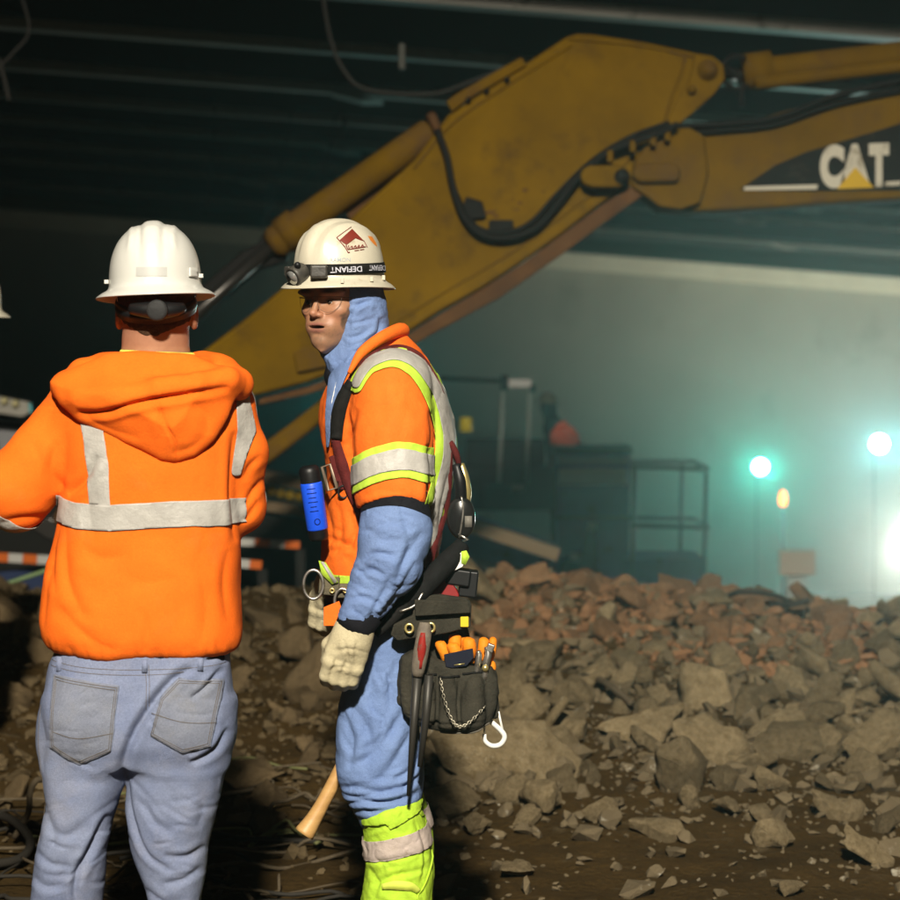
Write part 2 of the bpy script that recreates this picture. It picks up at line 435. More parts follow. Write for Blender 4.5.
def ribbon(S, pts, width, thick=1.2, off=.5, n=30, sm=True, lift=None):
    """a strap along a line, laid over the surface S"""
    path = smoothpath(pts, n) if sm else np.array(pts, float)
    V, F, last = [], [], None
    L = []
    for i, p in enumerate(path):
        h, nn = S.hit(p[0], p[1])
        L.append((p, h))
    zs = [h[2] if h is not None else None for p, h in L]
    good = [z for z in zs if z is not None]
    if not good: good = [-60]
    zs = [z if z is not None else good[min(range(len(good)), key=lambda j: abs(j-i*len(good)//len(zs)))] for i, z in enumerate(zs)]
    zs = np.convolve(np.pad(zs, 2, mode='edge'), np.ones(5)/5, mode='valid')
    c = np.stack([path[:, 0], path[:, 1], zs-off], 1); T = np.gradient(c, axis=0); T /= np.linalg.norm(T, axis=1)[:, None]
    wd = np.interp(np.linspace(0, 1, len(c)), np.linspace(0, 1, len(width)), width) if np.ndim(width) else np.full(len(c), float(width))
    for i in range(len(c)):
        sdir = np.cross(T[i], [0, 0, 1.]); sdir[2] = 0; sdir /= np.linalg.norm(sdir)+1e-9
        # let the edges follow the surface slope
        ea, eb = c[i]+sdir*wd[i]/2, c[i]-sdir*wd[i]/2
        for e in (ea, eb):
            h, nn = S.hit(e[0], e[1])
            if h is not None and abs(h[2]-c[i][2]) < wd[i]: e[2] = .5*e[2]+.5*(h[2]-off)
        up = np.array([0, 0, -thick])
        V += [ea, eb, eb+up, ea+up]
    for i in range(len(c)-1):
        a = i*4
        for k in range(4): F.append([a+k, a+4+k, a+4+(k+1) % 4, a+(k+1) % 4])
    F += [[3, 2, 1, 0], [len(V)-4, len(V)-3, len(V)-2, len(V)-1]]
    V = np.array(V)
    bm = bmesh.new(); [bm.verts.new(v) for v in V]; bm.verts.ensure_lookup_table()
    for f in F: bm.faces.new([bm.verts[i] for i in f])
    bmesh.ops.recalc_face_normals(bm, faces=bm.faces[:])
    F = [[v.index for v in f.verts] for f in bm.faces]; bm.verts.index_update(); F = [[v.index for v in f.verts] for f in bm.faces]; bm.free()
    return V, F
def stitch(S, pts, r=.55, off=.3, n=30, dash=0, sm=False):
    path = smoothpath(pts, n) if sm else np.concatenate([np.linspace(pts[i], pts[i+1], max(2, n//(len(pts)-1))) for i in range(len(pts)-1)])
    out = []
    for p in path:
        h, nn = S.hit(p[0], p[1])
        if h is not None: out.append(h+nn*off)
    if len(out) < 3: return cat(tube(np.array([[0, 0, 0], [1, 0, 0], [2, 0, 0]]), .1, 4))
    return tube(np.array(out), r, 5)
def text_mesh(s, size, bold=0.0, shear=0):
    cu = bpy.data.curves.new('t', 'FONT'); cu.body = s; cu.size = size; cu.offset = bold; cu.shear = shear; cu.align_x = 'CENTER'; cu.align_y = 'CENTER'
    o = bpy.data.objects.new('t', cu); C.collection.objects.link(o)
    dg = bpy.context.evaluated_depsgraph_get(); me = bpy.data.meshes.new_from_object(o.evaluated_get(dg))
    V = np.array([v.co[:] for v in me.vertices]); F = [list(p.vertices) for p in me.polygons]
    bpy.data.objects.remove(o); bpy.data.meshes.remove(me); bpy.data.curves.remove(cu)
    return V, F
# ------------------------------------------------------------------ ground, back wall, deck overhead, haze
M_dirt = mat('trodden_dirt', (.068, .041, .012), .95, (.038, .023, .006), 3, 1.0, 34, bdist=.015, fine=(60, .25), dirt=(.10, .075, .04), dscale=7, dlev=.58, dwid=.12)
M_conc = mat('broken_concrete', (.275, .212, .120), .92, (.135, .098, .048), 7, 1.0, 30, bdist=.012, fine=(90, .30), dirt=(.33, .29, .20), dscale=34, dlev=.56, dwid=.08, rnd=.34)
M_brick = mat('broken_reddish_stone', (.27, .155, .080), .92, (.15, .085, .04), 9, .9, 24, bdist=.012, fine=(70, .25), dirt=(.33, .24, .15), dscale=14, dlev=.56, dwid=.1, rnd=.28)
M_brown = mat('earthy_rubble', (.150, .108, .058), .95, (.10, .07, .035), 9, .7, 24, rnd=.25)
def pad(a): return a
def Hbase(x, y):
    right = 1/(1+np.exp(-(x-1.3)/.35))
    xs_ = [0, 7.0, 7.8, 8.8, 9.7, 10.4, 11.1, 11.8, 13.0, 15.0, 22, 32, 52, 80]
    mid = np.interp(y, xs_, [0, 0, .07, .17, .20, .30, .38, .34, .05, -.4, -1.2, -2.8, -5.2, -5.6])
    low = np.interp(y, xs_, [0, 0, .05, .11, .15, .17, .19, .10, -.05, -.4, -1.2, -2.8, -5.2, -5.6])
    leftv = np.interp(y, xs_, [0, 0, .04, .10, .17, .24, .31, .26, .0, -.4, -1.2, -2.8, -5.2, -5.6])
    left = 1/(1+np.exp((x+.25)/.2))
    return left*leftv + (1-left)*((1-right)*mid+right*low)
def gnoise(x, y):
    P = np.stack([x, y, np.zeros_like(x)], 1)
    b = np.interp(y, [0, 6.8, 7.8, 12, 16, 90], [.3, .5, 1, 1, .4, .3])
    return b*(.030*vnoise(P, .55, 1)+.022*vnoise(P, .22, 2)+.012*vnoise(P, .09, 3))+.006*vnoise(P, .05, 4)
def gh(x, y):
    x = np.atleast_1d(np.asarray(x, float)); y = np.atleast_1d(np.asarray(y, float)); return Hbase(x, y)+gnoise(x, y)
gx = np.concatenate([np.array([-45, -30, -20, -12, -8, -6, -4.6]), np.arange(-3.9, 3.9, .035), np.array([4.6, 6, 8, 12, 20, 30, 45])])
gy = np.concatenate([np.array([-12, -6, -2, 1, 3, 4.2, 5.0]), np.arange(5.4, 13, .035), np.array([13.5, 14.2, 15, 17, 20, 26, 34, 44, 60, 66])])
GX, GY = np.meshgrid(gx, gy, indexing='ij'); gz = gh(GX.ravel(), GY.ravel())
nx, ny = len(gx), len(gy); ii = np.arange(nx*ny).reshape(nx, ny)
Fg = np.stack([ii[:-1, :-1].ravel(), ii[1:, :-1].ravel(), ii[1:, 1:].ravel(), ii[:-1, 1:].ravel()], 1)
g = mk('ground', np.stack([GX.ravel(), GY.ravel(), gz], 1), Fg, M_dirt, None, MET, origin=(0, 0, 0)); tag(g, 'trodden brown dirt rising into the rubble heap', 'ground', kind='structure')

DW = 60.0
M_wall = mat('stained_concrete', (.42, .40, .33), .9, (.34, .32, .26), .35, .3, 6, dirt=(.24, .22, .17), dscale=.5, dlev=.56, dwid=.2)
def decktop(x): return CAMZ+2.43-.077*x
xs = np.linspace(-22, 22, 12)
wl = [(-22, -6), (22, -6)] + [(x, decktop(x)-.42) for x in xs[::-1]]
w = mk('back_wall', *prism(wl, DW, DW+.5, (0, 2, 1)), M_wall, smooth=False); tag(w, 'pale stained concrete wall far behind the machines', 'wall', kind='structure')
cap = [(x, decktop(x)-.46) for x in xs] + [(x, decktop(x)-.02) for x in xs[::-1]]
w = mk('wall_cap_beam', *prism(cap, DW-.35, DW+.5, (0, 2, 1)), mat('pale_cap', (.78, .73, .57), .8, (.66, .60, .46), 1.2, .2, 9), smooth=False, bevel=.02); tag(w, 'cream capping beam along the top of the far wall', 'beam', kind='structure')
deck = [(-22, decktop(-22)+.45), (22, decktop(22)+.45), (22, decktop(22)+.75), (-22, decktop(-22)+.75)]
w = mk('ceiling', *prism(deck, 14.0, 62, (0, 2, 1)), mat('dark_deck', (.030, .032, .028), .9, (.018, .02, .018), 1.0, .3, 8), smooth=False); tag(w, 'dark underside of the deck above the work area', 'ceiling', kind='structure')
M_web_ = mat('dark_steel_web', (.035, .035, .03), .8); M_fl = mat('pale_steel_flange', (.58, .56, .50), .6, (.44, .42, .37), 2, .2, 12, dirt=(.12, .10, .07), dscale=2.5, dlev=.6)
Ds = [16.4, 19.8, 23.2, 26.6, 30.2, 34.5, 38.9, 46.4]
sl = -.077
for k, D in enumerate(Ds):
    b = empty('ceiling_beam', (0, D, decktop(0)), 'pale flanged steel beam crossing under the dark deck overhead', 'ceiling beam', 'steel beams crossing under the deck')
    z = lambda x: decktop(x)
    hf = .050 if D > 20 else .045
    mk('flange', *prism([(-21, z(-21)-hf), (21, z(21)-hf), (21, z(21)+hf), (-21, z(-21)+hf)], D-.13, D+.13, (0, 2, 1)), M_fl, b, smooth=False)
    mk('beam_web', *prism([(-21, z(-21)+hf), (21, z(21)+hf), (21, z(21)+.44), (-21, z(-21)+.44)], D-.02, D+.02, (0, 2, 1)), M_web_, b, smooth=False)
    for x in {0: (-2.2,), 1: (1.6,), 2: (-.9,), 3: (.1,), 4: (-1.4,), 5: (5.4, -1.1), 6: (5.2, -3.3), 7: (6.9, -3.5)}[k]:
        xa, xb = x, x-.30
        br = mk('cross_bracket', *prism([(xa, z(xa)-hf-.10), (xa+.22, z(xa)-hf-.10), (xb+.22, z(xb)-hf-.045), (xb, z(xb)-hf-.045)], D-.55, D-.1, (0, 2, 1)), M_fl, b, smooth=False)
# cables that hang from the deck
M_cable = mat('grey_cable', (.06, .056, .05), .8)
def cable(label, pts, D, r, m=M_cable, cat_='cable', group=None, name='hanging_cable'):
    p = smoothpath([tuple(at(x, y, D+dd)) for x, y, dd in pts], 40); o = mk(name, *tube(p, r, 8), m, None, MET); tag(o, label, cat_, group); return o
cable('pale loose cable looping down from the deck above the yellow excavator', [(322, -8, 0), (331, 40, 0), (345, 72, 0), (368, 90, 0), (430, 94, 0), (470, 82, 0), (515, 64, 0)], 15.5, .014)
cable('thin dark cable hanging near the top left corner', [(20, -10, 0), (29, 30, 0), (14, 52, 0), (-4, 70, 0)], 15, .010)
cable('short pale strap end hanging at the left edge under the deck', [(-2, 58, 0), (4, 78, 0), (9, 100, 0)], 15, .014)
cable('small pale cable hook hanging below a beam left of the excavator arm', [(345, 118, 0), (343, 132, 0), (336, 138, 0), (330, 132, 0)], 20, .018)
for k, (x0, y0, x1, y1) in enumerate(((300, 60, 262, 230), (345, 20, 320, 200), (215, 60, 205, 215))):
    cable('thin drooping wire between the far beams and the machine', [(x0, y0, 0), ((x0+x1)/2+4, (y0+y1)/2, 0), (x1, y1, 0)], 24, .007, M_black, 'wire', 'thin drooping wires', 'hanging_wire')
o = mk('junction_box', *box(tuple(at(402, 57, 15.8)), (.022, .05, .09)), mat('grey_box', (.16, .16, .14), .7), None, MET, bevel=.01); tag(o, 'small grey box hanging under the second beam', 'junction box')

# haze
hz = mk('haze', *box((0, 28, 0), (26, 42, 7.0)), None, None, MET, smooth=False); tag(hz, 'thin bluish work site haze', 'haze', kind='stuff')
hm = bpy.data.materials.new('haze_air'); hm.use_nodes = True; nt = hm.node_tree; nt.nodes.clear()
ou = nt.nodes.new('ShaderNodeOutputMaterial'); pv = nt.nodes.new('ShaderNodeVolumePrincipled'); pv.inputs['Density'].default_value = HAZE_D
pv.inputs['Color'].default_value = (.90, .95, .90, 1); pv.inputs['Anisotropy'].default_value = .86
nt.links.new(pv.outputs[0], ou.inputs['Volume']); hz.data.materials.append(hm)

# ------------------------------------------------------------------ floodlights in the haze
def flood(name, label, c, r, col, power, estr, poleD=0, spot=None):
    zb = float(Hbase(np.array(c[0]), np.array(c[1]))); e = empty(name, (c[0], c[1], zb), label, 'floodlight')
    V, F = lathe([(.02, .22), (r*.6, .20), (r*1.12, 0.0), (r*1.15, -.03), (r*1.02, -.03), (r*1.0, .0)], (0, 0, 0), 24, 'Y'); 
    R = np.array([[1, 0, 0], [0, 1, 0], [0, 0, 1]])
    mk('lamp_housing', V+np.array(c)+np.array([0, .04, 0]), F, M_black, e, MET)
    mk('lamp_lens', *lathe([(.001, -.045), (r*.6, -.04), (r*.98, -.01), (.001, 0)], tuple(np.array(c)+np.array([0, .02, 0])), 28, 'Y'),
       mat(name+'_glow'+str(round(c[0], 1)), (.9, .95, .9), .4, emit=col, estr=estr), e, MET)
    mk('lamp_pole', *tube(np.array([(c[0], c[1]+.45, zb), (c[0], c[1]+.45, c[2]-r*.6), (c[0], c[1]+.08, c[2])]), .008, 8), M_black, e, MET)
    if spot is None: spot = ((c[0]*.75, c[1]-10, c[2]-4.5), 112)
    l = lamp('lamp_light', 'SPOT', (c[0], c[1]+(1.3 if spot[0][1] > c[1] else -.25), c[2]), power, col, spot[0], .12, spot[1], .9)
    return e
flood('work_lamp', 'smaller round teal glowing work lamp in the haze left of the orange beacon', at(760.5, 467, 36), .125, (.08, 1, .80), TEAL1, 140)
flood('work_lamp', 'round pale cyan work lamp, the higher one near the bright glare', at(879.5, 444, 36), .14, (.30, .92, 1), TEAL2, 140)
flood('work_lamp', 'glaring white floodlight at the right edge behind the rubble', at(945, 545, 50), .6, (1, 1, .84), BIGP, 60, spot=((11.5, 53, 5.5), 170))
lamp('added_glare_light', 'SPOT', tuple(at(915, 548, 34)), 1250, (1, 1, .90), (0, 0, -.5), .2, 110, .9)  # added lamp without a fixture, strengthens the white floodlight's glare in the haze
flood('work_lamp', 'teal work lamp hidden behind the excavator arm', at(362, 372, 32), .16, (.0, .75, .80), TEAL3, 25)
bc = empty('beacon', tuple(Vector((*at(783, 500, 34)[:2], -3.0))), 'small orange beacon glowing below the teal lamp', 'beacon light')
c = np.array(at(783, 500, 34)); s_ = 34/FPX
mk('beacon_glass', *lathe([(.01, -.11), (.045, -.10), (.062, -.02), (.05, .06), (.03, .11), (.01, .12)], tuple(c+np.array([0, 0, .02])), 16), mat('beacon_glow', (.9, .3, .05), .4, emit=(1, .26, .03), estr=5), bc, MET)
mk('beacon_post', *tube(np.array([(c[0], c[1]+.02, -3.0), (c[0], c[1]+.02, c[2]-.15)]), .03, 8), M_black, bc, MET)
# pale sign board on its post
sg = empty('sign_board', tuple(Vector((*at(798, 565, 20)[:2], -.95))), 'pale blank tan sign board on a thick white post in the haze', 'sign')
a, b = at(779, 550, 20), at(815, 575, 20)
mk('board', *box(((a.x+b.x)/2, 20, (a.z+b.z)/2), ((b.x-a.x)/2, .03, (a.z-b.z)/2)), mat('tan_board', (.50, .36, .26), .8), sg, MET, bevel=.01)
mk('post', *box((at(797, 0, 20).x, 20.08, -.76), (.085, .04, .30)), mat('pale_post', (.45, .46, .42), .8), sg, MET, bevel=.01)

# ------------------------------------------------------------------ excavator: arm, boom, cylinders, bucket, body
FE = Frame(12.5); SE = FE.s
ex = empty('excavator', tuple(np.array([5.2, 12.6, -.1])), 'big dirty yellow excavator reaching across behind the workers', 'excavator')
def plate(name, poly, w0, w1, m, parent=ex, bevel=.02, smooth=False, fr=FE):
    return mk(name, *prism(poly, w0, w1), m, parent, fr, smooth=smooth, bevel=bevel)
armP = [(575, 38), (590, 38.5), (640, 46), (688, 56), (706, 62), (716, 72), (717, 82), (708, 94), (690, 112), (668, 131), (650, 150), (636, 176), (618, 194), (600, 205), (560, 236), (520, 264), (480, 290), (440, 312), (400, 338), (352, 366), (310, 382), (262, 394), (225, 400), (180, 408), (130, 428), (112, 420), (118, 398), (160, 378), (205, 352), (250, 318), (300, 276), (360, 212), (415, 162), (448, 118), (500, 84), (545, 54), (565, 41)]
arm = plate('arm', armP, -36, 36, M_cat, bevel=.035)
# bottom plate edge, welds, stiffening plate at the knuckle
plate('lower_plate', [(640, 180), (600, 207), (520, 266), (440, 315), (352, 369), (310, 386), (262, 398), (262, 404), (312, 393), (356, 378), (440, 330), (500, 298), (560, 256), (606, 222), (648, 192)], -40, 40, M_rust, arm, .01)
plate('knuckle_plate', [(690, 58), (708, 61), (719, 70), (720, 84), (710, 98), (690, 116), (668, 134), (662, 128), (670, 108), (684, 86), (688, 70)], -42, -36, M_cat, arm, .012)
mk('weld_seam', *tube(smoothpath([(682, 58, -37), (678, 76, -37), (668, 100, -37), (660, 128, -37)], 20), 1.6, 6), M_cat2, arm, FE)
for c, r in (((703, 75), 10), ((687, 95), 5)):
    mk('pin_boss', *lathe([(r, -48), (r*1.05, -46), (r, -40), (.5, -40)], (0, 0, 0), 20) if False else (np.array([(c[0]+v[0], c[1]+v[1], v[2]) for v in lathe([(.4, -50), (r*.55, -50), (r*.6, -46), (r, -45), (r*1.05, -38)], (0, 0, 0), 24)[0]]), lathe([(.4, -50), (r*.55, -50), (r*.6, -46), (r, -45), (r*1.05, -38)], (0, 0, 0), 24)[1]), M_cat2, arm, FE)
plate('bracket', [(446, 106), (456, 98), (520, 62), (526, 70), (505, 82), (470, 102), (452, 116)], -30, -40, M_cat2, arm, .01)
for x, y in ((486, 95), (506, 84), (468, 104)): mk('bolt', *(lambda VF: (np.array([(x+v[0], y+v[1], v[2]) for v in VF[0]]), VF[1]))(lathe([(.3, -44), (2.6, -43.5), (3, -40)], (0, 0, 0), 10)), M_hose, arm, FE)
mk('edge_weld', *tube(smoothpath([(566, 44, -37), (640, 51, -37), (690, 62, -37)], 10), 1.1, 5), M_cat2, arm, FE)
for pts in ([(414, 172), (452, 128), (500, 94), (570, 50)], [(640, 150), (600, 188), (520, 248), (440, 296), (352, 350)]): mk('edge_weld', *tube(smoothpath([(a, b, -36.6) for a, b in pts], 24), 1.2, 5), M_cat2, arm, FE)
plate('guard_plate', [(466, 199), (482, 204), (486, 220), (470, 222), (461, 212)], -44, -36, M_hose, arm, .008); plate('guard_plate', [(488, 222), (512, 222), (513, 234), (488, 236)], -44, -36, M_hose, arm, .008)
plate('lug', [(296, 352), (330, 340), (352, 350), (340, 364), (300, 372)], -44, -34, M_cat2, arm, .01)
for k in range(11):
    x = rng.uniform(470, 560); y = 218-(x-490)*.6+rng.uniform(-9, 12)
    mk('rust_scab', *(lambda VF: (np.array([(x+v[0]*1.6, y+v[1], v[2]) for v in VF[0]]), VF[1]))(lathe([(.2, -37.2), (rng.uniform(.5, 1.8), -36.6), (rng.uniform(1, 2.6), -35)], (0, 0, 0), 7)), M_rust, arm, FE)
# bucket cylinder on the arm
cyl = mk('bucket_cylinder', *tube(np.array([(434, 131, -20), (430, 134, -20), (428, 135.5, -20), (300, 226, -20), (278, 243, -20), (272, 247, -20)]), [9, 14, 14.5, 15.5, 17, 12], 24), M_cat2, ex, FE)
mk('cylinder_cap', *tube(np.array([(300, 226, -20), (284, 238, -20)]), 19, 20), M_cat2, cyl, FE)
mk('cylinder_rod', *tube(np.array([(276, 244, -20), (200, 312, -20), (128, 380, -20)]), 7, 14), M_chrome, ex, FE)
plate('rod_link', [(268, 228), (290, 240), (288, 262), (262, 270), (212, 310), (192, 330), (178, 322), (196, 292), (242, 252), (258, 244)], -14, 10, M_hose, ex, .02)
plate('arm_shadow_plate', [(340, 206), (420, 146), (428, 156), (352, 222)], -10, 20, M_rust, ex, .01)  # rust-coloured plate that stands in for the shade under the cylinder
plate('bucket_link', [(336, 388), (346, 400), (310, 432), (262, 470), (240, 474), (246, 456), (290, 424)], -22, 4, M_cat2, ex, .03)
# bucket, mostly behind the first worker
bk_ = [(112, 392), (150, 378), (190, 392), (206, 430), (196, 480), (160, 520), (110, 536), (72, 530), (60, 516), (84, 470), (96, 430)]
bu = plate('bucket', bk_, -60, 60, M_rust, ex, .04)
for k in range(5): plate('bucket_tooth', [(74, 522), (58, 512), (36, 520), (56, 534), (72, 538)], -56+k*26, -44+k*26, M_chrome, bu, .01)
# hose that loops over the arm
mk('hydraulic_hose', *tube(smoothpath([(433, 120, -30), (439, 138, -42), (447, 160, -46), (453, 190, -47), (464, 220, -48), (482, 237, -49), (508, 240, -49), (534, 230, -49), (556, 206, -50), (578, 178, -52), (602, 158, -54), (625, 148, -56), (654, 138, -58), (672, 130, -58)], 90), 3.6, 10), M_hose, ex, FE)
mk('hydraulic_hose', *tube(smoothpath([(436, 128, -26), (446, 158, -38), (456, 196, -42), (476, 229, -44), (506, 234, -44), (530, 224, -44), (556, 196, -46), (590, 164, -50), (626, 142, -54), (664, 128, -56)], 80), 2.6, 8), M_hose, ex, FE)
mk('hose_fitting', *tube(np.array([(431, 119, -30), (434, 124, -34), (438, 134, -40)]), [6, 5, 4.4], 10), M_rust, ex, FE)
for c in ((606, 157), (628, 147), (648, 141), (662, 136)): mk('hose_clamp', *box((c[0], c[1]+4, -56), (3, 6, 4)), M_cat2, ex, FE, bevel=.01)
# boom coming in from the right
boomP = [(600, 176), (604, 164), (618, 156), (640, 148), (662, 132), (680, 128), (722, 131), (760, 120), (800, 108), (850, 99), (905, 90), (1010, 74), (1130, 76), (1280, 110), (1430, 190), (1560, 290), (1580, 330), (1556, 350), (1520, 344), (1400, 262), (1260, 205), (1130, 188), (1000, 190), (900, 201), (820, 206), (770, 210), (720, 213), (684, 214), (660, 212), (645, 200), (626, 192), (606, 190)]
boom = plate('boom', boomP, -34, 34, M_cat2, ex, .03)
plate('boom_tip_plate', [(640, 152), (664, 134), (684, 131), (700, 140), (704, 176), (696, 206), (676, 213), (655, 210), (640, 198), (628, 190), (630, 166)], -46, -34, M_cat2, boom, .02)
V, F = tube(np.array([(586, 180.5, -58), (622, 180, -58)]), 10.5, 20); V[:, 2] = -54+(V[:, 2]+54)*.5
mk('pin_lock', *cat(prism([(586, 170), (618, 169.5), (620, 180), (618, 191.5), (588, 192), (579, 188), (576.5, 181), (579, 173)], -62, -42)), M_cat, boom, FE, bevel=.03)
plate('pin_lock', [(630, 168), (668, 166), (676, 172), (674, 186), (634, 187), (627, 180)], -56, -42, M_cat2, boom, .03)
mk('boom_pin', *(lambda VF: (np.array([(617+v[0], 181+v[1], v[2]) for v in VF[0]]), VF[1]))(lathe([(.5, -66), (6, -65), (8.5, -60), (9, -40)], (0, 0, 0), 20)), M_hose, boom, FE)
mk('boom_hose', *tube(smoothpath([(672, 130, -44), (720, 128, -44), (770, 122, -44), (830, 100, -44), (900, 84, -44), (1000, 66, -44)], 50), 3, 8), M_hose, boom, FE)
mk('boom_hose', *tube(smoothpath([(664, 138, -40), (720, 134, -40), (770, 128, -40), (830, 108, -40), (905, 92, -40)], 50), 2.6, 8), M_hose, boom, FE)
# decal
sw = [(735, 192), (746, 184), (770, 168), (800, 155), (840, 143), (880, 131), (925, 116), (990, 104), (1010, 190), (900, 192.5), (800, 193.5)]
plate('decal', sw, -35.2, -34.3, M_decal, boom, 0)
plate('decal_line', [(740, 189), (812, 187), (811, 191.5), (739, 192.5)], -36.0, -35.3, M_letter, boom, 0); plate('decal_line', [(879, 184), (894, 183.5), (893, 187.5), (878, 188.5)], -36.0, -35.3, M_letter, boom, 0)
for ch, cx_, wx in (('C', 826, 1.0), ('A', 848.5, 1.06), ('T', 872, .88)):
    V, F = text_mesh(ch, 1.0, .07); V = V-(V.max(0)+V.min(0))/2; hgt = V[:, 1].max()-V[:, 1].min(); wd_ = V[:, 0].max()-V[:, 0].min()
    tw = {'C': 24, 'A': 31, 'T': 20}[ch]
    X = cx_+V[:, 0]/wd_*tw; Y = 168.5-(V[:, 1]/hgt)*43-(X-848)*.03
    mk('letter', np.stack([X, Y, np.full(len(V), -36.2)], 1), F, M_letter, boom, FE, smooth=False, solid=.002)
plate('triangle_mark', [(830.5, 191.5), (848.5, 170), (867, 190)], -37.4, -36.6, mat('mark_yellow', (.60, .38, .02), .5), boom, 0)
# the pair of tubes above the boom: stick cylinder with its twin line
sc_ = mk('stick_cylinder', *tube(np.array([(744, 76, -8), (750, 74, -8), (752, 73.5, -8), (905, 56, -8), (1060, 46, -8)]), [10, 17, 14, 14.5, 15], 22), M_cat2, ex, FE)
mk('stick_cylinder_tube', *tube(np.array([(752, 86, -24), (905, 68, -24), (1060, 56, -24)]), 7, 12), M_cat2, sc_, FE)
mk('cylinder_head', *tube(np.array([(742, 73, -8), (770, 70, -8)]), [18, 19], 20), M_cat2, sc_, FE)
mk('cylinder_rod', *tube(np.array([(705, 75, -8), (745, 75, -8)]), 6, 12), M_chrome, ex, FE)
for pts in ([(716, 72), (728, 60), (742, 62)], [(716, 80), (730, 92), (745, 90)], [(722, 70), (736, 84), (738, 110)]): mk('hydraulic_hose', *tube(smoothpath([(a, b, -30) for a, b in pts], 12), 2.6, 8), M_hose, ex, FE)
# body of the machine outside the picture on the right
mk('house', *cat(box((6.9, 12.7, 1.35), (1.9, 1.3, .55)), box((8.2, 12.7, 1.45), (.8, 1.35, .6))), M_cat, ex, MET, bevel=.06, smooth=False)
cab_ = mk('cab', *box((5.5, 13.4, 1.75), (.8, .5, .85)), M_cat, ex, MET, bevel=.08, smooth=False)
mk('cab_window', *box((5.4, 12.885, 2.0), (.6, .01, .45)), mat('cab_glass', (.02, .025, .025), .1), cab_, MET, bevel=.01)
for yy in (11.7, 13.9):
    pts = [(4.6+.0, yy, .15)]+[]
    tr = [(6.6+2.2*math.copysign(1, math.cos(t))*.8+.45*math.cos(t), yy, .30+.42*math.sin(t)) for t in np.linspace(0, 2*math.pi, 40)[:-1]]
    mk('track', *tube(np.array(tr), .16, 6, closed=True), M_hose, ex, MET)
mk('slew_ring', *lathe([(.7, .3), (.7, .85)], (6.6, 12.8, 0), 24), M_hose, ex, MET)

# ------------------------------------------------------------------ blue boom lift with its operator
FL = Frame(22.0); 
M_bl = mat('blue_lift_paint', (.10, .14, .40), .6, (.07, .10, .30), 3, .1, 20, dirt=(.06, .055, .05), dscale=5, dlev=.56)
M_rail = mat('grey_rail', (.12, .13, .12), .6); M_panel = mat('pale_panel', (.75, .70, .66), .7); M_dk = mat('dark_machine', (.02, .02, .018), .8)
bl = empty('boom_lift', tuple(FL([[620, 585, 0]])[0]), 'blue boom lift with railed platform standing behind the rubble ridge', 'boom lift')
def lb(name, x0, y0, x1, y1, w0, w1, m, parent=None, bevel=.01):
    return mk(name, *box(((x0+x1)/2, (y0+y1)/2, (w0+w1)/2), (abs(x1-x0)/2, abs(y1-y0)/2, abs(w1-w0)/2)), m, parent or bl, FL, bevel=bevel, smooth=False)
cb_ = lb('control_cabinet', 557, 450, 628, 585, -20, 30, M_bl); lb('cabinet_lid', 553, 446, 631, 453, -24, 34, M_dk, cb_)
lb('white_panel', 558, 467, 625, 483, -21.5, -20.3, M_panel, cb_, .002); lb('white_panel', 557, 455, 626, 464, -21.5, -20.3, mat('grey_panel', (.40, .42, .48), .7), cb_, .002)
lb('cabinet_trim', 556, 514, 628, 518, -22, -20.2, M_dk, cb_, .002)
lb('platform_floor', 622, 556, 702, 580, -30, 60, M_bl)
for y in (465, 523): 
    mk('rail', *tube(FL and np.array([(628, y, -28), (705, y+2, -28), (700, y, 60), (632, y, 60)]), 2.4, 8), M_rail, bl, FL)
for x, w_ in ((703, -28), (688, 58), (632, -28), (640, 58)): mk('rail_post', *tube(np.array([(x, 465, w_), (x-2, 580, w_)]), 2.2, 8), M_rail, bl, FL)
lb('rail_corner', 697, 466, 705, 472, -30, -24, mat('pale_metal', (.30, .30, .27), .5), None, .002)
for x in (503, 530): mk('frame_post', *tube(np.array([(x, 383, -10), (x-4, 482, -10)]), 2.0, 8), mat('grey_tube', (.30, .32, .28), .6), bl, FL)
mk('frame_bar', *tube(np.array([(440, 378, -10), (503, 381, -10)]), 2.4, 8), M_dk, bl, FL)
lb('frame_light', 508, 379, 531, 387, -16, -10, M_panel, None, .004).rotation_euler = (0, 0, 0)
lb('frame_block', 500, 375, 508, 390, -16, -6, M_dk); lb('frame_block', 529, 384, 535, 392, -16, -6, M_dk)
mk('lift_boom', *prism([(436, 512), (480, 518), (556, 545), (566, 566), (560, 580), (440, 580)], -4, 26), M_bl, bl, FL, bevel=.03, smooth=False)
mk('tan_stripe', *prism([(474, 521), (550, 544), (551, 551), (474, 530)], -7, -4.3), mat('tan_stripe', (.75, .50, .30), .8), bl, FL, smooth=False)
lb('engine_block', 440, 466, 556, 510, -10, 30, M_dk); lb('engine_block', 466, 440, 545, 466, 4, 30, M_dk)
lb('engine_cover', 484, 484, 512, 506, -18, -10, mat('dark_green', (.02, .03, .025), .6)); lb('bright_clip', 510, 484, 524, 490, -14, -10, M_panel)
mk('support_leg', *prism([(585, 520), (594, 522), (596, 560), (590, 590), (580, 590), (578, 560)], -34, -24), M_dk, bl, FL, bevel=.02, smooth=False); lb('leg_cap', 586, 519, 594, 527, -36, -34, M_panel, None, .002)
mk('jack_foot', *prism([(558, 560), (580, 548), (598, 566), (596, 594), (560, 594)], -40, -26), M_dk, bl, FL, bevel=.02, smooth=False); lb('leg_cap', 568, 549, 577, 557, -42, -39, M_panel, None, .002)
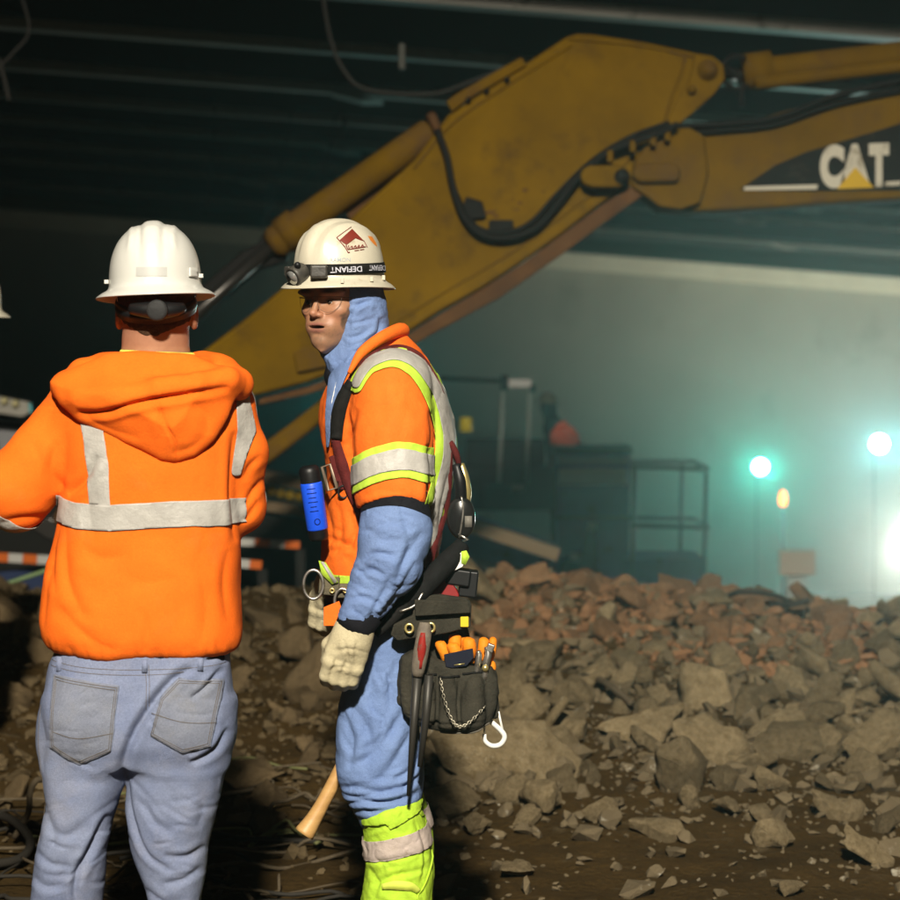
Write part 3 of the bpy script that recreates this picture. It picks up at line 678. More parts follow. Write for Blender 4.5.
V, F = tube(np.array([(466, 417, -12), (466, 431, -12)]), [5.6, 6.4], 14); tag(mk('stub', V, F, mat('yellow_stub', (.55, .42, .02), .5, emit=(.5, .36, .01), estr=.16), None, FL), 'small yellow lantern on the dark machine behind the vest', 'stub')  # small yellow tapered cylinder with a weak emission of its own
# wheels behind the ridge
for x in (480, 600, 660): mk('wheel', *(lambda VF: (np.array([(x+v[0], 604+v[1], -20+v[2]) for v in VF[0]]), VF[1]))(lathe([(4, -10), (24, -10), (28, -6), (28, 8), (24, 12), (4, 12)], (0, 0, 0), 24)), M_dk, bl, FL)
lo = empty('person', tuple(FL([[562, 556, 14]])[0]), 'distant person in dark hard hat and red orange vest leaning at the blue lift', 'person')
def op(p):
    f = chain(p, [(556, 430, 40, 12), (566, 450, 40, 17), (564, 490, 40, 16)], 6); f = smin(f, chain(p, [(553, 420, 38, 7), (550, 408, 36, 9)], 3), 4)
    f = smin(f, chain(p, [(560, 438, 18, 8), (576, 452, 10, 6), (588, 448, 0, 5)], 4), 3); f = smin(f, chain(p, [(568, 436, 26, 8), (574, 456, 24, 6.5), (562, 466, 18, 5)], 4), 4); f = smin(f, chain(p, [(560, 492, 36, 11), (560, 530, 36, 8), (560, 560, 36, 7)], 4), 5); f = smin(f, chain(p, [(570, 492, 44, 11), (570, 530, 44, 8), (570, 560, 44, 7)], 4), 5)
    return f
OS = surf(op, (530, 390, 4), (596, 572, 70), 2.2); ob = mk('body', OS.P, OS.Q, M_dark, lo, FL)
vm = OS.P; mk('safety_vest', *patch(OS, [13.5-np.hypot(vm[:, 0]-566, (vm[:, 1]-440)*.8)], 1.2), mat('red_vest', (.80, .10, .03), .8), lo, FL, solid=.01)
V, F = lathe([(13.5, 0), (13, 1.2), (10, 1.6), (9.6, 5), (7.5, 9), (3.5, 11.4), (.2, 12)], (0, 0, 0), 24); mk('hard_hat', np.array([(549+v[0]+.1*v[2], 404-v[2]+.12*v[0], 36+v[1]) for v in V]), F, mat('dusty_dark_hat', (.12, .10, .07), .5), lo, FL)

# ------------------------------------------------------------------ barricades and machine pieces low on the left
M_oran = mat('board_orange', (.60, .13, .02), .6, dirt=(.2, .08, .03), dscale=6, dlev=.6); M_wht = mat('board_white', (.50, .49, .45), .6, dirt=(.25, .22, .18), dscale=6, dlev=.6)
def striped(label, pts, D, h, n, start=0):
    a, b = np.array(at(*pts[0], D)), np.array(at(*pts[1], D)); e = empty('barricade', (float((a[0]+b[0])/2), D, -.1), label, 'barricade', 'striped barricade boards')
    for k in range(n):
        p0, p1_ = a+(b-a)*k/n, a+(b-a)*(k+.985)/n; c = (p0+p1_)/2; hl_ = np.linalg.norm(p1_-p0)/2; ang = -math.atan2((b-a)[2], (b-a)[0])
        mk('board_stripe', *box(tuple(c), (hl_, .015, h/2), rotm('Y', math.degrees(ang))), M_oran if (k+start) % 2 == 0 else M_wht, e, MET, smooth=False)
    for q in (a, b): mk('stand', *box((q[0], D+.045, q[2]/2-.05), (.03, .03, max(.05, q[2]/2+.02))), M_dk, e, MET)
    return e
striped('orange and white striped barricade board low between the two workers', [(225, 541), (300, 545)], 14.0, .045, 5, 0)
striped('shorter striped barricade board under the first one between the workers', [(226, 562), (262, 565)], 13.6, .05, 3, 0)
striped('striped barricade board left of the orange hooded jacket', [(-20, 556), (52, 560)], 14.0, .055, 5, 1)
cv = empty('conveyor', tuple(np.array([at(290, 500, 17).x, 17, -.2])), 'low dark conveyor with a tan edge and yellow rollers behind the flashlight', 'conveyor')
def quad3(name, pts, D, th, m, parent, bevel=.005): return mk(name, *prism([(at(x, y, D).x, at(x, y, D).z) for x, y in pts], D-th, D+th, (0, 2, 1)), m, parent, MET, bevel=bevel, smooth=False)
quad3('conveyor_frame', [(200, 462), (300, 476), (420, 500), (560, 548), (556, 560), (418, 514), (300, 488), (200, 474)], 17, .12, mat('tan_frame', (.24, .17, .10), .8), cv)
quad3('conveyor_frame', [(200, 490), (300, 506), (360, 522), (358, 530), (298, 515), (200, 500)], 16.8, .10, mat('tan_frame', (.24, .17, .10), .8), cv)
quad3('conveyor_body', [(200, 500), (300, 515), (400, 545), (540, 575), (540, 600), (200, 600)], 17.1, .3, M_dk, cv, .02)
for k in range(9):
    p = at(262+k*9.5, 489+k*2.0, 16.86); mk('roller', *lathe([(.035, -.06), (.035, .06)], tuple(p), 12, 'Y'), mat('yellow_roller', (.30, .20, .02), .6), cv, MET)
lf = empty('loader', tuple(np.array([at(-60, 500, 16).x, 16, -.2])), 'dark machine with a bright metal bar at the left edge', 'machine')
quad3('loader_body', [(-200, 410), (34, 425), (70, 470), (76, 560), (60, 600), (-200, 600)], 16.5, .5, M_dk, lf, .05)
quad3('metal_bar', [(-60, 384), (30, 402), (31, 413), (24, 417), (-60, 404)], 15.8, .06, mat('bright_metal', (.40, .38, .32), .4, metal=.3), lf, .01)
quad3('grey_plate', [(-60, 424), (22, 432), (14, 458), (-60, 462)], 15.8, .05, mat('grey_plate', (.30, .30, .31), .6), lf, .01)
for x in (-8, 4, 15): p = at(x, 400+x*.24, 15.7); mk('glint_bolt', *lathe([(.02, -.02), (.03, .02)], tuple(p), 10, 'Y'), mat('yellow_glint', (.65, .58, .30), .4), lf, MET)  # bolts in a bright yellow, the glint is put into their colour
quad3('blue_panel', [(-20, 574), (46, 566), (70, 590), (66, 604), (-20, 606)], 14.2, .05, mat('blue_panel', (.03, .045, .10), .7), lf, .01)
gr = mk('marker_rod', *tube(np.array([tuple(at(-30, 596, 12)), tuple(at(60, 566, 12))]), .012, 8), mat('green_rod', (.18, .26, .12), .5), None, MET); tag(gr, 'thin pale green rod leaning behind the hooded jacket', 'rod')

# ------------------------------------------------------------------ rubble
def chunk_mesh(seed, flat=.6, sub=2, rough=.10):
    r = np.random.default_rng(seed); bm = bmesh.new()
    n = r.integers(9, 16); d = r.normal(size=(n, 3)); d /= np.linalg.norm(d, axis=1)[:, None]; d *= r.uniform(.75, 1.05, (n, 1)); d *= np.array([1, r.uniform(.65, .95), flat])
    for v in d: bm.verts.new(v)
    bmesh.ops.convex_hull(bm, input=bm.verts[:]); bmesh.ops.delete(bm, geom=[v for v in bm.verts if not v.link_faces], context='VERTS')
    if sub:
        bmesh.ops.bevel(bm, geom=bm.edges[:], offset=.045, segments=1, affect='EDGES', profile=.6)
        bmesh.ops.triangulate(bm, faces=bm.faces[:]); bmesh.ops.subdivide_edges(bm, edges=[e for e in bm.edges if e.calc_length() > .3], cuts=sub, use_grid_fill=True)
        bmesh.ops.triangulate(bm, faces=bm.faces[:]); bmesh.ops.subdivide_edges(bm, edges=[e for e in bm.edges if e.calc_length() > .28], cuts=1)
        bmesh.ops.triangulate(bm, faces=bm.faces[:])
    P = np.array([v.co[:] for v in bm.verts]); bm.verts.index_update(); F = [[v.index for v in f.verts] for f in bm.faces]; bm.free()
    if sub:
        nrm = P/(np.linalg.norm(P, axis=1)[:, None]+1e-6)
        P = P+nrm*(rough*vnoise(P, .42, seed)+rough*.55*vnoise(P, .17, seed+5)+rough*.3*vnoise(P, .08, seed+9))[:, None]
    return P, F
protos = {}
def chunk_proto(kind, i):
    key = (kind, i)
    if key not in protos:
        V, F = chunk_mesh(100+i*7+{'slab': 0, 'lump': 300, 'red': 600}[kind], {'slab': .36, 'lump': .68, 'red': .62}[kind], 2, .11)
        me = bpy.data.meshes.new('concrete_chunk'); me.from_pydata(V.tolist(), [], F); me.update()
        me.polygons.foreach_set('use_smooth', [True]*len(me.polygons)); me.set_sharp_from_angle(angle=math.radians(38)) if hasattr(me, 'set_sharp_from_angle') else None
        me.materials.append({'slab': M_conc, 'lump': M_conc, 'red': M_brick}[kind]); protos[key] = me
    return protos[key]
def chunk(kind, i, x, y, size, rot, label, group, sink=.25, flat=1, m=None, name='concrete_chunk', cat_='rubble chunk'):
    o = bpy.data.objects.new(name, chunk_proto(kind, i)); C.collection.objects.link(o)
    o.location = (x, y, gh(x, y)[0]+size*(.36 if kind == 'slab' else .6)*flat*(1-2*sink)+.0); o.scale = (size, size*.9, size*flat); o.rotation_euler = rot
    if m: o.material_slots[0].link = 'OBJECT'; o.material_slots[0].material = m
    tag(o, label, cat_, group); return o
def gpos(px, py):
    """ground point seen at a photo pixel"""
    lo_, hi_ = 5.6, 12.5
    ys = np.linspace(lo_, hi_, 700); zz = Hbase((px-450)/FPX*ys, ys); pv_ = HZ+(CAMZ-zz)/ys*FPX
    k = np.nonzero(pv_ < py)[0]; D = ys[k[0]] if len(k) else hi_
    return (px-450)/FPX*D, D
big = [  # px, py, half size m, kind, variant, tilt, label
    (505, 742, .30, 'slab', 0, (.75, .15, .2), 'largest broken slab leaning in the rubble just right of the tool pouch'),
    (522, 690, .17, 'slab', 1, (1.0, -.5, .6), 'pale upright slab right of the white snap hook'),
    (682, 775, .17, 'lump', 2, (.4, .6, .9), 'speckled grey boulder in the middle of the rubble heap'),
    (652, 828, .125, 'lump', 3, (.1, .2, .3), 'pale broken lump lying alone at the foot of the heap'),
    (790, 738, .17, 'slab', 4, (.55, .2, -.3), 'smooth tilted grey slab in the rubble below the orange beacon'),
    (716, 738, .20, 'slab', 5, (1.1, .3, .1), 'steep dark grey slab left of the smooth tilted slab'),
    (775, 838, .10, 'lump', 6, (.3, .1, .5), 'small pale lump at the foot of the heap below the boulder'),
    (838, 690, .17, 'slab', 7, (1.0, .1, .4), 'leaning pale chunk high on the right part of the heap'),
    (793, 890, .062, 'lump', 1, (.2, .1, .9), 'small pale stone alone on the flat dirt at the bottom edge'),
    (862, 850, .12, 'lump', 4, (.2, .3, .1), 'rounded pale chunk near the lower right corner'),
    (640, 705, .26, 'slab', 2, (.55, -.3, .4), 'wide flat slab crowning the grey rubble heap'),
    (560, 730, .22, 'slab', 3, (.6, .1, 1.2), 'brown grey slab between the leaning slab and the boulder'),
    (452, 792, .17, 'slab', 6, (.35, .1, .4), 'low grey slab beside the blue trouser leg'),
    (575, 690, .13, 'lump', 0, (.2, .5, .9), 'pale chunk on the left shoulder of the heap'),
    (6, 690, .12, 'lump', 5, (.1, .2, .5), 'round pale boulder at the left edge beside the jeans'),
    (258, 608, .17, 'lump', 3, (.2, .4, .1), 'dim round boulder between the workers near the ridge'),
    (300, 645, .15, 'lump', 6, (.5, .4, 1.1), 'dim brown boulder left of the work glove'),
    (250, 775, .13, 'slab', 4, (.3, .1, .1), 'brown slab between the jeans and the hammer handle'),
    (355, 590, .19, 'lump', 2, (.5, .4, 1.1), 'brown boulder hidden behind the belt'),
    (480, 580, .19, 'lump', 1, (.2, .9, .3), 'brown boulder on the ridge right of the belt pad'),
    (840, 800, .14, 'slab', 1, (1.2, .4, .1), 'dark upright chunk near the right edge of the heap'),
    (540, 800, .12, 'lump', 6, (.4, .2, 2.1), 'pale lump at the left foot of the heap'),
    (520, 868, .09, 'slab', 5, (.3, .1, 1), 'dark rock in the shadow at the bottom of the picture'),
    (600, 815, .09, 'lump', 5, (.4, .2, 1), 'small grey lump in front of the heap'),
    (745, 700, .12, 'slab', 0, (1.1, -.4, 1), 'small leaning slab under the crest of the heap'),
]
taken = []
for px, py, s, kd, i, r, lab in big:
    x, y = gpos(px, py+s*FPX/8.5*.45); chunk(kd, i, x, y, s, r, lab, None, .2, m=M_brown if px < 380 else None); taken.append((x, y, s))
n_g = n_r = n_b = 0; tries = 0
def wordy(s, k, tone, px, y, where):
    sz = 'small' if s < .075 else 'middling' if s < .12 else 'large'; sh = {'slab': 'flat slab', 'lump': 'blocky lump', 'red': 'broken chunk'}[k]
    lm = [(-999, 'beside the left jeans leg'), (60, 'behind the jeans'), (230, 'between the two workers'), (330, 'behind the blue trousers'), (440, 'below the tool pouch'), (540, 'left of the lift platform'), (640, 'under the lift railing'), (720, 'under the teal lamp'), (800, 'under the sign board'), (860, 'near the right edge')]
    p = [t for a, t in lm if px >= a][-1]; h = 'foot' if y < 8 else 'slope' if y < 9.3 else 'upper part'
    return ' '.join(f'{sz} {tone} {sh} on the {h} of the heap {p}'.split()[:16])
while (n_g < 160 or n_r < 62 or n_b < 78) and tries < 6000:
    tries += 1
    y = rng.uniform(7.1, 11.6); x = rng.uniform(-.21*y-.1, .21*y+.1)
    pxx = 450+x/y*FPX
    near = np.clip((y-7.0)/1.2, 0, 1)
    if rng.random() > .25+.75*near: continue
    far = y > 9.9
    s = float(np.clip(rng.pareto(1.9)*.085+.06, .06, .25 if not far else .15))
    if y < 7.8: s = min(s, .09)
    if any((x-a)**2+(y-b)**2 < (.62*s+.5*c)**2 for a, b, c in taken): continue
    rot = (rng.uniform(-.9, .9), rng.uniform(-.9, .9), rng.uniform(0, 6.28))
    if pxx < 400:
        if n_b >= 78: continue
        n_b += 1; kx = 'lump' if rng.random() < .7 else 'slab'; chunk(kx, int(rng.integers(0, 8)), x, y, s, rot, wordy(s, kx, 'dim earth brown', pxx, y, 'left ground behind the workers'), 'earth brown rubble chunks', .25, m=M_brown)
    elif far and pxx < 860 and rng.random() < .62:
        if n_r >= 62: continue
        n_r += 1; kx = 'red'; chunk('red', int(rng.integers(0, 8)), x, y, s, rot, wordy(s, kx, 'reddish brown', pxx, y, 'far ridge'), 'reddish chunks on the far ridge', .2)
    else:
        if n_g >= 160: continue
        n_g += 1; kx = 'slab' if rng.random() < .5 else 'lump'; chunk(kx, int(rng.integers(0, 8)), x, y, s, rot, wordy(s, kx, 'grey brown', pxx, y, 'front rubble heap'), 'concrete chunks in the front heap', .22)
    taken.append((x, y, s))
# small pieces nobody could count: one object for each tone
def scatter(name, label, m, N, fx, smin_, smax_):
    base = [chunk_mesh(900+k, .6, 0) for k in range(8)]; V, F, n = [], [], 0; k = 0
    while k < N:
        y = rng.uniform(6.2, 12.0); x = rng.uniform(-.22*y-.1, .22*y+.1)
        if not fx(450+x/y*FPX, y) : continue
        s = float(np.clip(rng.pareto(2.0)*.012+smin_, smin_, smax_)); v, f = base[k % 8]
        R = np.array(Matrix.Rotation(rng.uniform(0, 6.28), 3, Vector(rng.normal(size=3)).normalized()))
        v = v@R.T*s*np.array([1, 1, .8]); V.append(np.concatenate([v[:, :1]+x, v[:, 1:2]+y, v[:, 2:]+s*.3], 1)); F += [[q+n for q in t] for t in f]; n += len(v); k += 1
    V = np.concatenate(V); V[:, 2] += gh(V[:, 0], V[:, 1]) if False else 0
    # sit each piece on the ground
    c = 0; XY = []
    for k2 in range(N):
        m_ = len(base[k2 % 8][0]); XY.append(V[c:c+m_, :2].mean(0)); c += m_
    XY = np.array(XY); hh = gh(XY[:, 0], XY[:, 1]); c = 0
    for k2 in range(N):
        m_ = len(base[k2 % 8][0]); V[c:c+m_, 2] += hh[k2]; c += m_
    tag(mk(name, V, F, m, None, MET, smooth=False, origin=(0, 0, 0)), label, 'rubble', None, 'stuff')
dens = lambda y: rng.random() < np.interp(y, [6.2, 7.0, 7.6, 8.2, 12], [.10, .22, .7, 1, 1])
scatter('small_rubble', 'small broken concrete pieces all over the heap', mat('small_concrete', (.155, .120, .070), .95, (.11, .085, .05), 5, .6, 60, dirt=(.34, .31, .24), dscale=8, dlev=.6, dwid=.05), 5000, lambda p, y: dens(y) and p > 400 and (y < 10.4 or p > 850 or rng.random() < .3), .008, .07)
scatter('reddish_gravel', 'small reddish pieces covering the far ridge', mat('small_red', (.27, .145, .07), .95, (.17, .09, .045), 5, .6, 60, dirt=(.34, .26, .17), dscale=7, dlev=.6, dwid=.08), 3200, lambda p, y: y > 9.6 and p > 400 and p < 880, .012, .06)
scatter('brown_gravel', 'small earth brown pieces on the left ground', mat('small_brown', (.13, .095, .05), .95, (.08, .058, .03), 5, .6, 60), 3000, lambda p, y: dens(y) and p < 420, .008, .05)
# twisted rods and roots
M_rod = mat('muddy_rod', (.12, .095, .06), .8, (.06, .045, .028), 12, .4, 60); M_rod2 = mat('dark_rod', (.03, .027, .022), .7); M_rod3 = mat('greenish_cane', (.14, .145, .06), .8)
for k in range(48):
    px, py = rng.uniform(-20, 350), rng.uniform(822, 925) if k % 3 else rng.uniform(790, 860)
    y = CAMZ*FPX/(py-HZ); x = (px-450)/FPX*y; a = rng.normal(.0, .6)+(math.pi if rng.random() < .5 else 0); L = rng.uniform(.10, .42); b = rng.normal(0, .35)
    pts = []
    for t in np.linspace(-1, 1, 7):
        aa = a+b*t; pts.append((x+L*t*math.cos(aa), y+L*t*math.sin(aa)*.9, 0)); 
    pts = np.array(pts); pts[:, 2] = gh(pts[:, 0], pts[:, 1])+.012+rng.uniform(0, .05)*np.abs(np.sin(np.linspace(0, 3, 7)+rng.uniform(0, 3)))+rng.normal(0, .012, 7); pts[:, :2] += rng.normal(0, .016, (7, 2))
    m = [M_rod, M_rod2, M_rod, M_rod3, M_rod, M_rod2][k % 6]; nmz, labz = [('muddy_rod', 'bent muddy metal rod lying in the tangle on the ground'), ('dark_rod', 'dark bent wire lying in the tangle on the ground'), None, ('cane', 'broken greenish cane lying in the tangle on the ground')][{0: 0, 1: 1, 2: 0, 3: 3, 4: 0, 5: 1}[k % 6]]
    tag(mk(nmz, *tube(smoothpath(pts, 18), rng.uniform(.003, .0075), 7), m, None, MET), labz, 'rod', nmz.replace('_', ' ')+'s in the tangle')
for lab, pts, r, m in (
    ('curly pale root standing beside the left trouser leg', [(14, 838, .02), (28, 818, .10), (30, 800, .16), (36, 790, .20), (46, 786, .20)], .010, M_rod),
    ('long dark cable crossing behind the wooden hammer handle', [(205, 836, .02), (240, 842, .03), (290, 845, .03), (340, 846, .02), (372, 850, .02)], .009, M_rod2),
    ('thick dark cable in the lower left corner', [(-20, 812, .05), (10, 822, .07), (30, 840, .05), (20, 862, .03), (-20, 872, .03)], .014, M_rod2),
    ('dark cable arching over the rubble ridge in front of the sign board', [(724, 600, .02), (742, 592, .1), (775, 598, .08), (815, 612, .03), (850, 622, .02)], .014, M_rod2),
    ('bent pipe end resting on the ridge below the sign board', [(772, 610, .03), (790, 606, .08), (808, 599, .12)], .014, M_rod2),
    ('thin dark wire sticking up from the ridge at the right edge', [(872, 628, .0), (885, 620, .06), (905, 628, .02)], .010, M_rod2),
    ('broken board edge standing in the heap near the snap hook', [(536, 742, .02), (552, 718, .12), (566, 700, .18)], .018, M_conc),
    ('bent rod poking out of the crest of the heap', [(584, 672, .05), (606, 682, .08), (632, 702, .05)], .014, M_rod),
    ('thin rod leaning between slabs right of the pouch', [(556, 706, .1), (548, 722, .08), (534, 752, .02)], .010, M_rod2)):
    P3 = []
    for a, b, h in pts:
        x, y = gpos(a, b+h*260); P3.append((x, y, gh(x, y)[0]+h))
    tag(mk('cable' if 'cable' in lab else 'rod', *tube(smoothpath(P3, 30), r, 8), m, None, MET), lab, 'cable' if 'cable' in lab else 'rod')
# ------------------------------------------------------------------ hard hats
def hard_hat(name, parent, fr, c, s, yaw, pitch=0, roll=0, m=None, side=.103, front=.125, h=.150, brim=.030):
    """c = centre of the brim plane in pixel units of fr, s = px per metre, yaw = direction of the front"""
    nphi, V, F = 96, [], []
    prof = []                                       # (radial factor, extra radial m, height m)
    for t in np.linspace(0, 1, 30):                 # crown to base of the dome
        a = t*math.pi/2; prof.append((math.sin(a)**.86, 0, .022+h*max(math.cos(a), 0)**.86))
    prof += [(1, .0015, .016), (1, .004, .011), (1, .010, .007), (1, .018, .003), (1, brim-.002, -.004), (1, brim, -.0065), (1, brim-.001, -.0085),
             (1, brim-.004, -.0078), (1, .016, -.001), (1, .004, .006), (.98, -.004, .010)]
    for (k, e, z) in prof:
        for i in range(nphi):
            ph = 2*math.pi*i/nphi; cx, sy = math.cos(ph), math.sin(ph)
            x, y = side*k*cx, front*k*sy
            x += e*cx*1.02; y += e*sy*(1.12 if sy > 0 else 1.0)
            zz = z
            if k < 1 and z > .02:
                xr = abs(x)
                up = min(1, max(0, (z-.045)/.05))
                rid = .0052*(1/(1+math.exp((xr-.019)/.0030)))                       # raised middle band
                gro = -.0025*math.exp(-((xr-.026)/.004)**2)
                rid2 = .0035*math.exp(-((xr-.048)/.006)**2)*(1 if y > -front*.75 else .4)
                zz += (rid+gro+rid2)*up
                if abs(y) > front*.55:
                    y += (rid+gro+rid2)*np.sign(y)*.8*up
            if e > 0: zz -= .006*max(0, abs(sy))**2*(e/brim)*(1 if sy > 0 else .6)
            V.append((x, y, zz))
    for r in range(len(prof)-1):
        for i in range(nphi):
            j = (i+1) % nphi; a, b, c2, d = r*nphi+i, r*nphi+j, (r+1)*nphi+j, (r+1)*nphi+i
            F.append([a, d, c2, b])
    V = np.array(V)
    R = np.array(Matrix.Rotation(math.radians(roll), 3, 'Y')) @ np.array(Matrix.Rotation(math.radians(yaw), 3, 'Z')) @ np.array(Matrix.Rotation(math.radians(pitch), 3, 'X'))
    def put(v):                                     # hat frame (x right, y front, z up; metres) -> pixel units
        q = np.asarray(v, float) @ R.T
        return np.stack([c[0]+q[:, 0]*s, c[1]-q[:, 2]*s, c[2]+q[:, 1]*s], 1)
    hat = mk(name, put(V), F, m, parent, fr)
    S = Surf(put(V), np.array(F)).normals()
    return hat, S, put

# ------------------------------------------------------------------ worker seen from behind in the orange hooded jacket
F1 = Frame(5.0)
p1 = empty('person', tuple(F1([[150, 1054, 0]])[0]), 'person seen from behind in an orange hooded jacket and faded jeans', 'person')
def hand(p, c, dirs, k=1.0, sgn=1, g=0):
    """a half closed hand: c wrist, dirs = (along, across, palm side) unit vectors"""
    a, x, n = [np.array(q, float) for q in dirs]; c = np.array(c, float)
    P = lambda u, v, w: tuple(c+a*u*k+x*v*k+n*w*k)
    f = cone(p, P(0, 0, 0), P(14, 0, 0), 11*k+g, 12*k+g)
    for o in (-6, 0, 6): f = smin(f, cone(p, P(2, o*.8, .5), P(22, o, 1.5), 8.6*k+g, 7.6*k+g), 6*k)
    for i, (o, l) in enumerate(((-11.5, .92), (-3.8, 1.0), (3.8, .96), (11, .8))):
        f = smin(f, cone(p, P(6, o*.7, 0), P(24, o*.95, -.5), 7*k+g, 6.2*k+g), 4*k); f = smin(f, cone(p, P(22, o*.95, -.5), P(33, o, 0), 5.6*k+g, 5.6*k+g), 1.2*k)
    for i, (o, l) in enumerate(((-11.5, .92), (-3.8, 1.0), (3.8, .96), (11, .8))):
        r = (4.3-.25*i)*k+g
        f = smin(f, chain(p, [(*P(33, o, 0), r+.6), (*P(33+15*l, o*1.02, 5), r), (*P(33+21*l, o*1.0, 17), r-.2), (*P(33+14*l, o, 26), r-.6)], 1.2), 2.0*k)
    f = smin(f, chain(p, [(*P(6, -8, 3), 6*k+g), (*P(22, -17, 9), 5.2*k+g), (*P(36, -15, 16), 4.6*k+g), (*P(45, -10, 20), 3.8*k+g)], 2), 3*k)
    return f

def body1(p):
    U, V, Wp = p
    f = loft(p, T_b1, 2.2, 10)
    f = smin(f, chain(p, [(155, 385, 6, 44), (155, 345, 4, 31), (156, 322, 0, 33)], 10), 14)      # neck
    f = smin(f, ell(p, (156, 284, 8), (39, 50, 45)), 10)                                          # skull
    f = smin(f, ell(p, (155, 322, 26), (30, 28, 30)), 8)                                          # jaw
    for sx in (-1, 1):
        e = ell(p, (156+sx*38, 314, 4), (4.5, 13.5, 8)); e = smax(e, -ell(p, (156+sx*41.5, 313, 1), (2.5, 8, 5)), 2)
        f = smin(f, e, 2)
        f = smin(f, ell(p, (156+sx*37.5, 325, 6), (3.5, 5, 4)), 2)
    f = smin(f, cone(p, (156, 300, 50), (156, 312, 58), 4, 7), 5)
    f = smin(f, chain(p, [(80, 408, 0, 25), (18, 486, -2, 23), (-62, 472, 64, 16)], 8), 12)
    f = smin(f, chain(p, [(228, 408, 0, 23), (236, 500, 22, 20), (188, 485, 110, 15)], 8), 12)
    f = smin(f, hand(p, (-66, 471, 68), ((-.75, -.1, .65), (0, 1, .1), (.65, 0, .75)), 1), 5)
    f = smin(f, hand(p, (184, 484, 115), ((-.85, -.1, .5), (0, 1, .1), (.5, 0, .85)), 1), 5)
    for L in (T_l1, T_l2): f = smin(f, loft((U, V, Wp), L, 2, 10), 10)
    return f
T_b1 = table([(372, 100, 210, 0, 40), (392, 72, 232, 0, 45), (430, 78, 232, 0, 50), (500, 82, 224, 0, 48), (600, 72, 214, 0, 46), (700, 58, 216, 0, 44), (760, 70, 210, 0, 40)])
J_l = [(700, 45, 133, 2, 44), (745, 43, 134, -4, 46), (775, 44, 128, -6, 43), (800, 47, 119, -6, 40), (815, 45, 114, -6, 38), (850, 37, 107, -2, 36), (900, 29, 102, 8, 35), (960, 26, 98, 12, 36), (1030, 24, 100, 10, 39)]
J_r = [(700, 135, 233, 0, 44), (730, 130, 231, -4, 46), (770, 128, 226, -6, 43), (810, 128, 218, -4, 40), (845, 131, 208, 2, 37), (866, 135, 207, 6, 36), (900, 148, 200, 10, 34), (960, 148, 200, 12, 36), (1030, 146, 206, 8, 40)]
T_l1 = table([(r[0], r[1]+9, r[2]-9, r[3], r[4]-9) for r in J_l]); T_l2 = table([(r[0], r[1]+9, r[2]-9, r[3], r[4]-9) for r in J_r])
B1 = surf(body1, (-140, 215, -70), (290, 1040, 165), 4.0, fine=((100, 212, 2.0), (225, 375, 2.0), (-50, 70, 2.0)))
body = mk('body', B1.P, B1.Q, M_skin, p1, F1)

# hair: the cropped back of the head under the hat
def hair_f(p):
    U, V, Wp = p
    f = smin(ell(p, (156, 284, 8), (40.5, 51, 46.5)), chain(p, [(155, 345, 4, 31.4), (156, 322, 0, 34.2)], 10), 10)
    nape = 333 - 5*np.exp(-((U-156)/14)**2)*-1 - .010*(U-156)**2
    return smax(smax(f, V-nape, 3), Wp-14, 3)
HS = surf(hair_f, (108, 228, -60), (206, 350, 30), 1.8).bumps(.8, 5, 3)
mk('hair', HS.P, HS.Q, M_hairb, p1, F1)
# lime shirt collar
def collar_f(p):
    U, V, Wp = p
    r = np.sqrt(((U-157)/35)**2+((Wp-2)/34)**2)
    top = 351+.045*(U-157)
    return smax(np.abs(r-1)*34-2.5, np.abs(V-top-11)-11, 2)
CS = surf(collar_f, (112, 340, -48), (204, 376, 48), 1.5); mk('shirt_collar', CS.P, CS.Q, M_yellowshirt, p1, F1)

# jacket
T_j = table([(356, 112, 200, 0, 34), (364, 96, 216, 0, 40), (374, 72, 232, 0, 48), (386, 56, 243, 0, 54), (404, 52, 249, 0, 58), (430, 58, 248, -1, 61), (470, 66, 242, -2, 61),
             (500, 64, 241, -2, 60), (530, 58, 241, -2, 60), (560, 51, 241, -2, 62), (590, 45, 240, -2, 65), (618, 41, 241, -2, 67), (634, 42, 242, -2, 67), (646, 48, 240, -2, 63), (652, 56, 234, -2, 58)], 4)
ARM_L = [(80, 410, 2, 33), (18, 489, -6, 37), (-30, 486, 22, 34), (-66, 474, 60, 25)]
ARM_R = [(227, 408, 0, 28), (240, 452, 4, 25), (233, 508, 24, 30), (198, 492, 96, 22)]
def arms(p): return np.minimum(chain(p, ARM_L, 10), chain(p, ARM_R, 8))
HOODP = [(58, 381), (68, 402), (84, 418), (104, 428), (126, 437), (148, 448), (168, 458), (184, 461), (203, 455), (220, 438), (234, 415), (243, 392), (243, 378), (228, 366), (200, 356), (150, 352), (112, 353), (82, 366)]
def hood(p):
    U, V, Wp = p
    d = polyd(U, V, HOODP)
    t = np.clip(5 + (-d)*.62, 3, 27)
    wc = -50 - 5*np.clip((V-380)/60, 0, 1) + 10*((U-155)/95)**2 - 6*np.clip((V-365)/20, 0, 1)
    bag = smax(d, np.abs(Wp-wc)-t, 9)
    rim = chain(p, [(110, 369, 30, 14), (84, 375, 0, 16), (72, 386, -32, 15), (92, 398, -62, 11), (130, 397, -76, 11), (168, 388, -80, 11), (205, 381, -74, 11), (232, 379, -56, 12), (240, 384, -28, 15), (222, 372, 4, 15), (200, 367, 30, 14)], 5)
    U0 = np.sqrt(((U-157)/1.15)**2+(Wp+2)**2)
    neck = smax(np.abs(U0-42)-11, np.abs(V-372)-17, 8)
    return smin(smin(bag, rim, 9), neck, 12)
def jacket_f(p):
    f = loft(p, T_j, 2.5, 8)
    f = smin(f, chain(p, ARM_L, 10), 9); f = smin(f, chain(p, ARM_R, 8), 7)
    return np.minimum(f, 1e9)
